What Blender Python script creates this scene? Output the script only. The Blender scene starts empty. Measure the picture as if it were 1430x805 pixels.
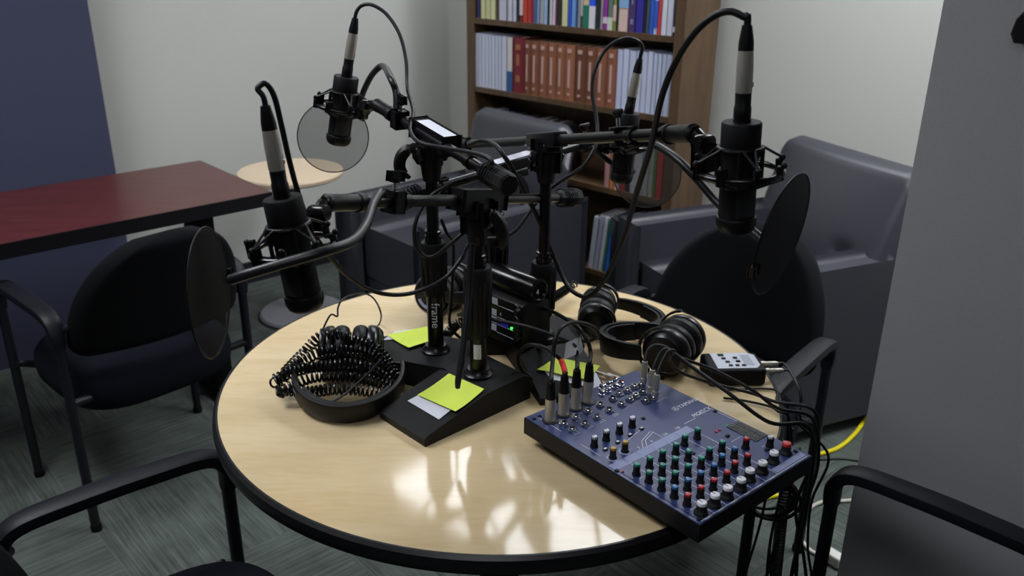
import bpy, bmesh, math, random
from mathutils import Vector, Matrix

random.seed(7)
SC = bpy.context.scene
COL = SC.collection
V = Vector
PI = math.pi

# ------------------------------------------------------------------ camera geometry (used to lay the room out in metres)
F, TH, H, ROLL = 1220.0, math.radians(22.1), 1.50, math.radians(0.53)


def ray(px, py):
    x, y = px - 715.0, 402.5 - py
    c, s = math.cos(ROLL), math.sin(ROLL)
    x, y = c * x - s * y, s * x + c * y
    return V((x, F * math.cos(TH) + y * math.sin(TH), y * math.cos(TH) - F * math.sin(TH)))


def g(px, py, z=0.0):
    r = ray(px, py)
    return V((0, 0, H)) + r * ((z - H) / r.z)


def d(px, py, Y):
    r = ray(px, py)
    return V((0, 0, H)) + r * (Y / r.y)


def hitplane(px, py, n, dist):
    r = ray(px, py)
    n = V((n[0], n[1], 0))
    return V((0, 0, H)) + r * (dist / r.dot(n))


U = V((0.7422, 0.6702, 0))      # along the left wall, away from the camera
W = V((0.6702, -0.7422, 0))     # along the back wall, to the right
WALL_W = -3.58                  # left wall: p.W == WALL_W
WALL_U = 2.79                   # back wall: p.U == WALL_U


A2 = math.radians(6.0)
U2 = V((U.x * math.cos(A2) - U.y * math.sin(A2), U.x * math.sin(A2) + U.y * math.cos(A2), 0))   # out of the back wall
W2 = V((U2.y, -U2.x, 0))                                                                    # along the back wall


def uw2(u, w, z=0.0):
    return U2 * u + W2 * w + V((0, 0, z))


def uw(u, w, z=0.0):
    return U * u + W * w + V((0, 0, z))


# ------------------------------------------------------------------ helpers
def lin(h):
    if isinstance(h, str):
        h = h.lstrip('#')
        h = [int(h[i:i + 2], 16) / 255 for i in (0, 2, 4)]
    return tuple((c / 12.92 if c <= 0.04045 else ((c + 0.055) / 1.055) ** 2.4) for c in h) + (1.0,)


MATS = {}


def mat(name, color='#808080', rough=0.5, metal=0.0, spec=0.5, noise=0.0, nscale=40, bump=0.0, bscale=200, coat=0.0, sheen=0.0, emit=None, estr=0.0):
    if name in MATS:
        return MATS[name]
    m = bpy.data.materials.new(name)
    m.use_nodes = True
    nt = m.node_tree
    b = nt.nodes['Principled BSDF']
    c = lin(color)
    b.inputs['Base Color'].default_value = c
    b.inputs['Roughness'].default_value = rough
    b.inputs['Metallic'].default_value = metal
    b.inputs['Specular IOR Level'].default_value = spec
    b.inputs['Coat Weight'].default_value = coat
    b.inputs['Sheen Weight'].default_value = sheen
    if emit:
        b.inputs['Emission Color'].default_value = lin(emit)
        b.inputs['Emission Strength'].default_value = estr
    tc = None
    if noise or bump:
        tc = nt.nodes.new('ShaderNodeTexCoord')
    if noise:
        n = nt.nodes.new('ShaderNodeTexNoise')
        n.inputs['Scale'].default_value = nscale
        n.inputs['Detail'].default_value = 4
        nt.links.new(tc.outputs['Object'], n.inputs['Vector'])
        r = nt.nodes.new('ShaderNodeValToRGB')
        r.color_ramp.elements[0].color = tuple(x * (1 - noise) for x in c[:3]) + (1,)
        r.color_ramp.elements[1].color = tuple(min(1, x * (1 + noise)) for x in c[:3]) + (1,)
        r.color_ramp.elements[0].position = 0.3
        r.color_ramp.elements[1].position = 0.7
        nt.links.new(n.outputs['Fac'], r.inputs['Fac'])
        nt.links.new(r.outputs['Color'], b.inputs['Base Color'])
    if bump:
        n = nt.nodes.new('ShaderNodeTexNoise')
        n.inputs['Scale'].default_value = bscale
        n.inputs['Detail'].default_value = 3
        nt.links.new(tc.outputs['Object'], n.inputs['Vector'])
        bp = nt.nodes.new('ShaderNodeBump')
        bp.inputs['Strength'].default_value = bump
        bp.inputs['Distance'].default_value = 0.002
        nt.links.new(n.outputs['Fac'], bp.inputs['Height'])
        nt.links.new(bp.outputs['Normal'], b.inputs['Normal'])
    MATS[name] = m
    return m


def wood(name, c1, c2, rough=0.4, scale=(1, 8, 8), nscale=3.0, coat=0.0, rotz=0.0, spec=0.5):
    """streaky grain: stretched noise plus a fine fibre noise"""
    m = bpy.data.materials.new(name)
    m.use_nodes = True
    nt = m.node_tree
    b = nt.nodes['Principled BSDF']
    tc = nt.nodes.new('ShaderNodeTexCoord')
    mp = nt.nodes.new('ShaderNodeMapping')
    mp.inputs['Scale'].default_value = scale
    mp.inputs['Rotation'].default_value = (0, 0, rotz)
    nt.links.new(tc.outputs['Object'], mp.inputs['Vector'])
    n = nt.nodes.new('ShaderNodeTexNoise')
    n.inputs['Scale'].default_value = nscale
    n.inputs['Detail'].default_value = 6
    n.inputs['Distortion'].default_value = 0.6
    nt.links.new(mp.outputs['Vector'], n.inputs['Vector'])
    n2 = nt.nodes.new('ShaderNodeTexNoise')
    n2.inputs['Scale'].default_value = nscale * 9
    n2.inputs['Detail'].default_value = 3
    nt.links.new(mp.outputs['Vector'], n2.inputs['Vector'])
    mx = nt.nodes.new('ShaderNodeMath')
    mx.operation = 'MULTIPLY_ADD'
    nt.links.new(n2.outputs['Fac'], mx.inputs[0])
    mx.inputs[1].default_value = 0.35
    nt.links.new(n.outputs['Fac'], mx.inputs[2])
    r = nt.nodes.new('ShaderNodeValToRGB')
    r.color_ramp.elements[0].position = 0.45
    r.color_ramp.elements[0].color = lin(c1)
    r.color_ramp.elements[1].position = 0.9
    r.color_ramp.elements[1].color = lin(c2)
    nt.links.new(mx.outputs[0], r.inputs['Fac'])
    nt.links.new(r.outputs['Color'], b.inputs['Base Color'])
    b.inputs['Roughness'].default_value = rough
    b.inputs['Coat Weight'].default_value = coat
    b.inputs['Specular IOR Level'].default_value = spec
    MATS[name] = m
    return m


WM = {}


def thing(name, label, cat, loc=(0, 0, 0), group=None, rotz=0.0):
    o = bpy.data.objects.new(name, None)
    o.empty_display_size = 0.05
    COL.objects.link(o)
    o.location = loc
    o.rotation_euler = (0, 0, rotz)
    WM[o.name] = Matrix.Translation(V(loc)) @ Matrix.Rotation(rotz, 4, 'Z')
    tag(o, label, cat, group)
    return o


def tag(o, label=None, cat=None, group=None, kind=None):
    if label:
        o['label'] = label
    if cat:
        o['category'] = cat
    if group:
        o['group'] = group
    if kind:
        o['kind'] = kind
    return o


def frame(o, z, xh=None):
    """matrix with origin o, local z along z"""
    z = V(z).normalized()
    xh = V(xh) if xh is not None else (V((1, 0, 0)) if abs(z.x) < 0.9 else V((0, 1, 0)))
    x = (xh - z * xh.dot(z)).normalized()
    y = z.cross(x)
    m = Matrix.Identity(4)
    for i in range(3):
        m[i][0], m[i][1], m[i][2], m[i][3] = x[i], y[i], z[i], o[i]
    return m


def catmull(pts, n=8):
    pts = [V(p) for p in pts]
    if len(pts) < 3:
        return pts
    P = [pts[0] * 2 - pts[1]] + pts + [pts[-1] * 2 - pts[-2]]
    out = []
    for i in range(1, len(P) - 2):
        a, b, c, e = P[i - 1], P[i], P[i + 1], P[i + 2]
        for k in range(n):
            t = k / n
            out.append(0.5 * ((2 * b) + (c - a) * t + (2 * a - 5 * b + 4 * c - e) * t * t + (3 * b - a - 3 * c + e) * t ** 3))
    out.append(pts[-1])
    return out


def frames_along(path):
    n = len(path)
    T = []
    for i in range(n):
        t = path[min(i + 1, n - 1)] - path[max(i - 1, 0)]
        T.append(t.normalized() if t.length > 1e-9 else V((0, 0, 1)))
    ref = V((0, 0, 1)) if abs(T[0].z) < 0.9 else V((1, 0, 0))
    x = (ref - T[0] * ref.dot(T[0])).normalized()
    out = []
    for t in T:
        x = x - t * x.dot(t)
        if x.length < 1e-6:
            x = V((1, 0, 0)) - t * t.x
        x.normalize()
        out.append((x.copy(), t.cross(x)))
    return out


class MB:
    def __init__(s):
        s.bm = bmesh.new()
        s.mi = 0

    def face(s, vs, smooth=True):
        try:
            f = s.bm.faces.new(vs)
            f.material_index = s.mi
            f.smooth = smooth
            return f
        except ValueError:
            return None

    def box(s, c, size, M=None, bevel=0.0, seg=2):
        r = bmesh.ops.create_cube(s.bm, size=1.0)
        vs = r['verts']
        T = (M or Matrix.Identity(4)) @ Matrix.Translation(V(c)) @ Matrix.Diagonal(V((size[0], size[1], size[2], 1)))
        for v in vs:
            v.co = T @ v.co
        fs = {f for v in vs for f in v.link_faces}
        for f in fs:
            f.material_index = s.mi
        if bevel > 0:
            es = list({e for v in vs for e in v.link_edges})
            r = bmesh.ops.bevel(s.bm, geom=es, offset=bevel, segments=seg, profile=0.5, affect='EDGES', clamp_overlap=True)
            for f in r['faces']:
                f.material_index = s.mi
        return s

    def prism(s, poly, z0, z1, M=None, chamfer=0.0):
        M = M or Matrix.Identity(4)
        n = len(poly)
        cx = sum(p[0] for p in poly) / n
        cy = sum(p[1] for p in poly) / n

        def ring(z, k):
            out = []
            for p in poly:
                dx, dy = p[0] - cx, p[1] - cy
                l = math.hypot(dx, dy) or 1
                out.append(s.bm.verts.new(M @ V((p[0] - dx / l * k, p[1] - dy / l * k, z))))
            return out
        rings = [ring(z0, chamfer), ring(z0 + chamfer, 0), ring(z1 - chamfer, 0), ring(z1, chamfer)] if chamfer > 0 else [ring(z0, 0), ring(z1, 0)]
        for a, b in zip(rings, rings[1:]):
            for i in range(n):
                s.face((a[i], a[(i + 1) % n], b[(i + 1) % n], b[i]))
        s.face(rings[0][::-1])
        s.face(rings[-1])
        return s

    def tube(s, path, r, seg=10, caps=True, closed=False, flat=None):
        path = [V(p) for p in path]
        fr = frames_along(path)
        n = len(path)
        rings = []
        for i, p in enumerate(path):
            rr = r[i] if isinstance(r, (list, tuple)) else r
            x, y = fr[i]
            rings.append([s.bm.verts.new(p + (x * math.cos(2 * PI * k / seg) + y * math.sin(2 * PI * k / seg)) * rr) for k in range(seg)])
        for i in range(n - 1 + (1 if closed else 0)):
            a, b = rings[i], rings[(i + 1) % n]
            for k in range(seg):
                s.face((a[k], a[(k + 1) % seg], b[(k + 1) % seg], b[k]))
        if caps and not closed:
            s.face(rings[0][::-1])
            s.face(rings[-1])
        return s

    def cyl(s, a, b, r, r2=None, seg=20):
        return s.tube([a, b], [r, r if r2 is None else r2], seg)

    def strip(s, path, wdir, w, t, rnd=True):
        """flat band: cross-section w (along wdir) by t, swept along path"""
        path = [V(p) for p in path]
        n = len(path)
        rings = []
        for i, p in enumerate(path):
            T = (path[min(i + 1, n - 1)] - path[max(i - 1, 0)]).normalized()
            wd = V(wdir(i / (n - 1)) if callable(wdir) else wdir)
            wd = (wd - T * wd.dot(T)).normalized()
            nd = T.cross(wd)
            ww = w(i / (n - 1)) if callable(w) else w
            tt = t(i / (n - 1)) if callable(t) else t
            prof = []
            K = 12
            for k in range(K):
                a = 2 * PI * k / K
                c_, s_ = math.cos(a), math.sin(a)
                e = 0.45
                prof.append((math.copysign(abs(c_) ** e, c_) * ww / 2, math.copysign(abs(s_) ** e, s_) * tt / 2))
            rings.append([s.bm.verts.new(p + wd * q[0] + nd * q[1]) for q in prof])
        for a, b in zip(rings, rings[1:]):
            for k in range(len(a)):
                s.face((a[k], a[(k + 1) % len(a)], b[(k + 1) % len(a)], b[k]))
        s.face(rings[0][::-1])
        s.face(rings[-1])
        return s

    def lathe(s, prof, M=None, seg=28, caps=True):
        M = M or Matrix.Identity(4)
        rings = []
        for r, z in prof:
            if r < 1e-6:
                rings.append([s.bm.verts.new(M @ V((0, 0, z)))])
            else:
                rings.append([s.bm.verts.new(M @ V((r * math.cos(2 * PI * k / seg), r * math.sin(2 * PI * k / seg), z))) for k in range(seg)])
        for a, b in zip(rings, rings[1:]):
            for k in range(seg):
                k2 = (k + 1) % seg
                if len(a) == 1 and len(b) == 1:
                    continue
                if len(a) == 1:
                    s.face((a[0], b[k2], b[k]))
                elif len(b) == 1:
                    s.face((a[k], a[k2], b[0]))
                else:
                    s.face((a[k], a[k2], b[k2], b[k]))
        if not caps:
            for k in range(seg):
                k2 = (k + 1) % seg
                s.face((rings[-1][k], rings[-1][k2], rings[0][k2], rings[0][k]))
            return s
        if len(rings[0]) > 1:
            s.face(rings[0][::-1])
        if len(rings[-1]) > 1:
            s.face(rings[-1])
        return s

    def torus(s, R, r, M=None, seg=40, rs=8, sx=1.0, sy=1.0, sz=1.0):
        M = M or Matrix.Identity(4)
        rings = []
        for i in range(seg):
            a = 2 * PI * i / seg
            rings.append([s.bm.verts.new(M @ V(((R + r * math.cos(2 * PI * k / rs)) * math.cos(a) * sx, (R + r * math.cos(2 * PI * k / rs)) * math.sin(a) * sy, r * sz * math.sin(2 * PI * k / rs)))) for k in range(rs)])
        for i in range(seg):
            a, b = rings[i], rings[(i + 1) % seg]
            for k in range(rs):
                s.face((a[k], b[k], b[(k + 1) % rs], a[(k + 1) % rs]))
        return s

    def ball(s, c, r, seg=14):
        c = V(c)
        n = 8
        return s.lathe([(r * math.sin(PI * i / n) if 0 < i < n else 0, -r * math.cos(PI * i / n)) for i in range(n + 1)], Matrix.Translation(c), seg)

    def grid(s, fn, nu, nv, thick=0.0):
        """surface fn(u,v) with u,v in 0..1; thick adds a back side along -z"""
        P = [[s.bm.verts.new(fn(i / nu, j / nv)) for j in range(nv + 1)] for i in range(nu + 1)]
        for i in range(nu):
            for j in range(nv):
                s.face((P[i][j], P[i + 1][j], P[i + 1][j + 1], P[i][j + 1]))
        if thick:
            Q = [[s.bm.verts.new(V(fn(i / nu, j / nv)) - V((0, 0, thick))) for j in range(nv + 1)] for i in range(nu + 1)]
            for i in range(nu):
                for j in range(nv):
                    s.face((Q[i][j], Q[i][j + 1], Q[i + 1][j + 1], Q[i + 1][j]))
            for i in range(nu):
                s.face((P[i][0], Q[i][0], Q[i + 1][0], P[i + 1][0]))
                s.face((P[i][nv], P[i + 1][nv], Q[i + 1][nv], Q[i][nv]))
            for j in range(nv):
                s.face((P[0][j], P[0][j + 1], Q[0][j + 1], Q[0][j]))
                s.face((P[nu][j], Q[nu][j], Q[nu][j + 1], P[nu][j + 1]))
        return s

    def build(s, name, m, parent=None, ang=38, label=None, subsurf=0):
        bm = s.bm
        if parent is not None:
            inv = WM[parent.name].inverted()
            for v in bm.verts:
                v.co = inv @ v.co
        bmesh.ops.recalc_face_normals(bm, faces=bm.faces)
        th = math.radians(ang)
        for e in bm.edges:
            if len(e.link_faces) == 2:
                e.smooth = e.calc_face_angle(0) < th
        for f in bm.faces:
            f.smooth = True
        me = bpy.data.meshes.new(name)
        bm.to_mesh(me)
        bm.free()
        for x in (m if isinstance(m, (list, tuple)) else [m]):
            me.materials.append(x)
        o = bpy.data.objects.new(name, me)
        COL.objects.link(o)
        if parent is not None:
            o.parent = parent
            WM[o.name] = WM[parent.name]
        else:
            WM[o.name] = Matrix.Identity(4)
        if subsurf:
            md = o.modifiers.new('smooth', 'SUBSURF')
            md.levels = md.render_levels = subsurf
        if label:
            o['label'] = label
        return o


def origin_to_base(o):
    """move a top-level mesh's origin to the middle of its lowest point"""
    me = o.data
    xs = [v.co.copy() for v in me.vertices]
    c = sum(xs, V()) / len(xs)
    c.z = min(p.z for p in xs)
    me.transform(Matrix.Translation(-c))
    o.location = c
    return o


def struct(name, mb, m):
    o = mb.build(name, m)
    o['kind'] = 'structure'
    return o


def dup(root, loc, rotz, label, group=None):
    r = root.copy()
    COL.objects.link(r)
    r.location = loc
    r.rotation_euler = (0, 0, rotz)
    r['label'] = label
    if group:
        r['group'] = group
    for ch in list(root.children):
        c = ch.copy()
        COL.objects.link(c)
        c.parent = r
        for gg in ch.children:
            e = gg.copy()
            COL.objects.link(e)
            e.parent = c
    return r


def text_verts(body, size, shear=0.0):
    cu = bpy.data.curves.new('lettering', 'FONT')
    cu.body = body
    cu.size = size
    cu.shear = shear
    cu.resolution_u = 3
    to = bpy.data.objects.new('lettering', cu)
    COL.objects.link(to)
    dg = bpy.context.evaluated_depsgraph_get()
    me = bpy.data.meshes.new_from_object(to.evaluated_get(dg))
    pts = [v.co.copy() for v in me.vertices]
    fcs = [tuple(p.vertices) for p in me.polygons]
    bpy.data.objects.remove(to)
    bpy.data.curves.remove(cu)
    bpy.data.meshes.remove(me)
    return pts, fcs


def add_text(mb, body, size, fn, shear=0.0):
    pts, fcs = text_verts(body, size, shear)
    vs = [mb.bm.verts.new(fn(p.x, p.y)) for p in pts]
    for f in fcs:
        mb.face([vs[i] for i in f])
    return mb


# ------------------------------------------------------------------ materials
M_wall = mat('wall_paint', '#c3c4bd', 0.85, noise=0.03, nscale=300, bump=0.25, bscale=500)
M_column = mat('column_vinyl', '#9a9a9d', 0.8, noise=0.06, nscale=500, bump=0.25, bscale=600)
M_wall2 = mat('wall_paint_low_bounce', '#6a6b70', 0.9, noise=0.03, nscale=300)  # for the unseen walls, darkened to lower their bounce light
M_ceil = mat('ceiling_tile', '#c8c8c4', 0.9, noise=0.05, nscale=150)
M_base = mat('baseboard_rubber', '#23232a', 0.5)
M_panel = mat('partition_fabric', '#3e4159', 0.95, noise=0.07, nscale=600, bump=0.3, bscale=700)
M_blk = mat('black_plastic', '#08080b', 0.42, bump=0.08, bscale=900, spec=0.3)
M_blkmatte = mat('black_matte', '#08080c', 0.6, bump=0.15, bscale=700, spec=0.25)
M_gloss = mat('black_gloss', '#070709', 0.22)
M_satin = mat('black_satin_metal', '#08080a', 0.3, metal=0.0, spec=0.4)
M_base_iron = mat('cast_base_black', '#0c0c0f', 0.55, bump=0.35, bscale=1400, spec=0.28)
M_rubber = mat('cable_rubber', '#0d0e12', 0.45, spec=0.4)
M_rubber2 = mat('goose_vinyl', '#15161b', 0.4)
M_grip = mat('ribbed_rubber', '#0e0f12', 0.55, bump=0.3, bscale=800, spec=0.28)
M_nickel = mat('satin_nickel', '#cbc6ba', 0.38, metal=0.75)
M_chrome = mat('chrome', '#d8d8da', 0.12, metal=1.0)
M_white = mat('white_label', '#d3d5e2', 0.55)
M_note = mat('yellow_note', '#d2e655', 0.75, noise=0.03, nscale=30)
M_red = mat('red_tape', '#c81f22', 0.5)
M_grey_tape = mat('grey_tape', '#a9a9ae', 0.5)
M_leather = mat('grey_leather', '#34353d', 0.38, spec=0.75, noise=0.05, nscale=60, bump=0.12, bscale=400)
M_chairfab = mat('chair_fabric', '#07080d', 0.95, spec=0.2, noise=0.2, nscale=700, bump=0.4, bscale=900)
M_seatfab = mat('seat_fabric', '#0b0e19', 0.95, spec=0.2, noise=0.2, nscale=700, bump=0.4, bscale=900)
M_chairtube = mat('chair_tube', '#17181f', 0.42, spec=0.4)
M_chairarm = mat('chair_arm', '#14151c', 0.5, bump=0.1, bscale=500, spec=0.3)
M_steel = mat('grey_steel', '#82828a', 0.4, noise=0.03)
M_leatherette = mat('headphone_leather', '#0b0b0e', 0.42, bump=0.25, bscale=500, spec=0.3)
M_cup = mat('headphone_shell', '#08080b', 0.3)
M_yellowcab = mat('yellow_cable', '#e3d413', 0.45)
M_greycab = mat('grey_cable', '#bdb9ad', 0.5)
M_knob = mat('knob_black', '#101014', 0.5)
M_kgreen = mat('cap_green', '#1c8a76', 0.4)
M_kblue = mat('cap_blue', '#2f6fae', 0.4)
M_kred = mat('cap_red', '#b9242c', 0.4)
M_kwhite = mat('cap_white', '#dcdce4', 0.4)
M_kyellow = mat('cap_yellow', '#b8922c', 0.4)
M_line = mat('print_white', '#dde1ee', 0.6)
M_stripe = mat('print_strip', '#8f97bd', 0.6)
M_mixtop = mat('mixer_navy', '#2e3b6b', 0.34, noise=0.05, nscale=900)
M_mixbody = mat('mixer_case', '#0e0f14', 0.5, bump=0.2, bscale=900, spec=0.3)
M_meter = mat('meter_window', '#14161c', 0.2)
M_led = mat('green_led', '#20ff30', 0.3, emit='#30ff40', estr=6.0)
M_display = mat('display_blue', '#1b1b5a', 0.3, emit='#2a2ab0', estr=0.25)
M_gold = mat('brass', '#a58a4a', 0.35, metal=1.0)
M_beige = mat('side_table_laminate', '#d9c3a6', 0.45, noise=0.03, nscale=15)
M_woodtable = wood('maple_laminate', '#cfb68a', '#dfcaa3', 0.09, scale=(1.2, 6, 6), nscale=2.2, rotz=math.radians(25), coat=0.0, spec=0.5)
M_redlam = wood('cherry_laminate', '#471b19', '#5a2723', 0.28, scale=(2, 14, 14), nscale=3, rotz=-math.radians(42))
M_bookwood = wood('bookcase_wood', '#4d3a28', '#674f38', 0.42, scale=(9, 9, 1.2), nscale=3)
M_dark = mat('edge_black', '#0e0d12', 0.4)


def carpet():
    m = bpy.data.materials.new('carpet')
    m.use_nodes = True
    nt = m.node_tree
    N = nt.nodes
    L = nt.links
    b = N['Principled BSDF']
    tc = N.new('ShaderNodeTexCoord')
    rot = N.new('ShaderNodeMapping')
    rot.inputs['Rotation'].default_value = (0, 0, math.radians(-42))
    L.new(tc.outputs['Object'], rot.inputs['Vector'])

    def stripes(sc):
        mp = N.new('ShaderNodeMapping')
        mp.inputs['Scale'].default_value = sc
        L.new(rot.outputs['Vector'], mp.inputs['Vector'])
        n = N.new('ShaderNodeTexNoise')
        n.inputs['Scale'].default_value = 1.0
        n.inputs['Detail'].default_value = 5
        n.inputs['Roughness'].default_value = 0.7
        L.new(mp.outputs['Vector'], n.inputs['Vector'])
        return n
    a = stripes((4, 130, 1))
    c = stripes((130, 4, 1))
    ck = N.new('ShaderNodeTexChecker')
    ck.inputs['Scale'].default_value = 1.0 / 0.46
    L.new(rot.outputs['Vector'], ck.inputs['Vector'])
    mx = N.new('ShaderNodeMix')
    L.new(ck.outputs['Fac'], mx.inputs['Factor'])
    L.new(a.outputs['Fac'], mx.inputs['A'])
    L.new(c.outputs['Fac'], mx.inputs['B'])
    blotch = N.new('ShaderNodeTexNoise')
    blotch.inputs['Scale'].default_value = 9
    L.new(rot.outputs['Vector'], blotch.inputs['Vector'])
    ma = N.new('ShaderNodeMath')
    ma.operation = 'MULTIPLY_ADD'
    L.new(blotch.outputs['Fac'], ma.inputs[0])
    ma.inputs[1].default_value = 0.35
    L.new(mx.outputs['Result'], ma.inputs[2])
    r = N.new('ShaderNodeValToRGB')
    r.color_ramp.elements[0].position = 0.45
    r.color_ramp.elements[0].color = lin('#343a38')
    r.color_ramp.elements[1].position = 0.95
    r.color_ramp.elements[1].color = lin('#6c746e')
    L.new(ma.outputs[0], r.inputs['Fac'])
    L.new(r.outputs['Color'], b.inputs['Base Color'])
    b.inputs['Roughness'].default_value = 0.95
    b.inputs['Specular IOR Level'].default_value = 0.15
    bp = N.new('ShaderNodeBump')
    bp.inputs['Strength'].default_value = 0.5
    bp.inputs['Distance'].default_value = 0.004
    L.new(mx.outputs['Result'], bp.inputs['Height'])
    L.new(bp.outputs['Normal'], b.inputs['Normal'])
    return m


def screen_mat(name, c, opacity, cell):
    """woven nylon: threads with open holes between them"""
    m = bpy.data.materials.new(name)
    m.use_nodes = True
    nt = m.node_tree
    N = nt.nodes
    L = nt.links
    b = N['Principled BSDF']
    b.inputs['Base Color'].default_value = lin(c)
    b.inputs['Roughness'].default_value = 0.7
    tc = N.new('ShaderNodeTexCoord')
    sx = N.new('ShaderNodeSeparateXYZ')
    L.new(tc.outputs['UV'], sx.inputs[0])

    def saw(out):
        a = N.new('ShaderNodeMath')
        a.operation = 'MULTIPLY'
        L.new(out, a.inputs[0])
        a.inputs[1].default_value = 1.0 / cell
        f = N.new('ShaderNodeMath')
        f.operation = 'FRACT'
        L.new(a.outputs[0], f.inputs[0])
        h = N.new('ShaderNodeMath')
        h.operation = 'LESS_THAN'
        L.new(f.outputs[0], h.inputs[0])
        h.inputs[1].default_value = 1 - math.sqrt(1 - opacity)
        return h
    mx = N.new('ShaderNodeMath')
    mx.operation = 'MAXIMUM'
    L.new(saw(sx.outputs['X']).outputs[0], mx.inputs[0])
    L.new(saw(sx.outputs['Y']).outputs[0], mx.inputs[1])
    L.new(mx.outputs[0], b.inputs['Alpha'])
    return m


SCREENS = {k: screen_mat('pop_screen_nylon_' + n, '#0d0d11', k, 0.0022) for k, n in ((.32, 'open'), (.40, 'medium'), (.46, 'close'), (.78, 'dense'))}
M_carpet = carpet()


def view_axes(px, py):
    """unit view ray and the image-right / image-up directions at a pixel"""
    v = ray(px, py).normalized()
    r = v.cross(V((0, 0, 1))).normalized()
    u = r.cross(v)
    return v, r, u


def tilted_normal(px, py, lean_deg, k):
    """normal of a disc seen nearly edge on; its long axis leans right by lean_deg, aspect k"""
    v, r, u = view_axes(px, py)
    a = math.radians(lean_deg)
    m = r * math.cos(a) - u * math.sin(a)
    return m * math.sqrt(1 - k * k) - v * k
# ================================================================== the room
UF, UN, WR = WALL_U, -2.4, 2.6
CEIL = 2.6
fl = MB()
fl.prism([tuple(uw(u, w).xy) for u, w in ((UN, WALL_W), (UF, WALL_W), (UF + 1, WR), (UN, WR))], -0.05, 0.0)
struct('floor', fl, M_carpet)
ce = MB()
ce.prism([tuple(uw(u, w).xy) for u, w in ((UN, WALL_W), (UF, WALL_W), (UF + 1, WR), (UN, WR))], CEIL, CEIL + 0.05)
struct('ceiling', ce, M_ceil)


def wallbox(name, u0, u1, w0, w1, m, z0=0.0, z1=CEIL):
    b = MB()
    b.prism([tuple(uw(u, w).xy) for u, w in ((u0, w0), (u1, w0), (u1, w1), (u0, w1))], z0, z1)
    return struct(name, b, m)


wallbox('wall_left', UN, UF, WALL_W - 0.1, WALL_W, M_wall)
CORNER = uw(UF, WALL_W)
CU, CW = CORNER.dot(U2), CORNER.dot(W2)


def wallbox2(name, u0, u1, w0, w1, m, z0=0.0, z1=CEIL):
    b = MB()
    b.prism([tuple(uw2(u, w).xy) for u, w in ((u0, w0), (u1, w0), (u1, w1), (u0, w1))], z0, z1)
    return struct(name, b, m)


wallbox2('wall_back', CU, CU + 0.1, CW - 0.1, CW + 6.4, M_wall)
wallbox('wall_front', UN - 0.1, UN, WALL_W - 0.1, WR, M_wall2)
wallbox('wall_right', UN, UF + 0.9, WR, WR + 0.1, M_wall2)
EDGE = d(1169, 805, 1.62)
EU, EW = EDGE.dot(U), EDGE.dot(W)
wallbox('wall_partition', EU, EU + 0.14, EW, WR, M_column)
wallbox('baseboard_left', UN, UF, WALL_W, WALL_W + 0.012, M_base, 0, 0.1)
wallbox2('baseboard_back', CU - 0.012, CU, CW + 0.014, CW + 6.2, M_base, 0, 0.1)
wallbox('baseboard_right', EU - 0.012, EU, EW, WR, M_base, 0, 0.1)


# ceiling light fittings (recessed troffers): the light of the room
def troffer(u0, u1, w0, w1, strength, label, color=(1.0, 0.98, 0.95, 1), uw=uw):
    c = uw((u0 + u1) / 2, (w0 + w1) / 2, CEIL - 0.03)
    t = thing('ceiling_light', label, 'ceiling light', c)
    fm = MB()
    e = 0.03
    for a in ((u0 - e, u0, w0 - e, w1 + e), (u1, u1 + e, w0 - e, w1 + e), (u0, u1, w0 - e, w0), (u0, u1, w1, w1 + e)):
        fm.prism([tuple(uw(u, w).xy) for u, w in ((a[0], a[2]), (a[1], a[2]), (a[1], a[3]), (a[0], a[3]))], CEIL - 0.03, CEIL)
    fm.build('fixture_frame', M_white, t)
    m = bpy.data.materials.new('lamp_diffuser')
    m.use_nodes = True
    b = m.node_tree.nodes['Principled BSDF']
    b.inputs['Base Color'].default_value = (0.8, 0.8, 0.8, 1)
    b.inputs['Emission Color'].default_value = color
    b.inputs['Emission Strength'].default_value = strength
    dm = MB()
    dm.prism([tuple(uw(u, w).xy) for u, w in ((u0, w0), (u1, w0), (u1, w1), (u0, w1))], CEIL - 0.02, CEIL - 0.008)
    dm.build('diffuser', m, t)
    return t


troffer(2.34, 2.91, -2.97, -1.40, 9.5, 'white recessed ceiling light over the left grey armchair', (0.90, 0.94, 1.0, 1), uw2)
troffer(2.24, 2.86, -0.70, 0.50, 23, 'white recessed ceiling light over the right grey armchair', (0.93, 0.955, 1.0, 1), uw2)
troffer(-0.35, 0.25, -2.6, -1.4, 16.5, 'white recessed ceiling light above the chair at the red desk', (0.93, 0.955, 1.0, 1))
troffer(-0.75, -0.15, -0.3, 0.9, 5, 'white ceiling panel added unseen near the viewer to brighten the wall end', (0.93, 0.955, 1.0, 1))  # extra panel out of view, added to lift the grey wall end

# ================================================================== partition on the left
pe = d(150, 170, 3.19)
pu, pw = pe.dot(U), pe.dot(W)
pt = thing('fabric_partition', 'blue grey fabric covered partition panel standing behind the red desk', 'partition', uw(pu - 0.9, pw - 0.03))
b = MB()
b.prism([tuple(uw(u, w).xy) for u, w in ((pu - 1.8, pw - 0.05), (pu, pw - 0.05), (pu, pw), (pu - 1.8, pw))], 0.0, 1.75, chamfer=0.004)
b.build('panel', M_panel, pt)
b = MB()
b.prism([tuple(uw(u, w).xy) for u, w in ((pu - 1.8, pw - 0.052), (pu, pw - 0.052), (pu, pw + 0.002), (pu - 1.8, pw + 0.002))], 1.75, 1.775)
b.build('top_rail', M_base, pt)

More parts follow.
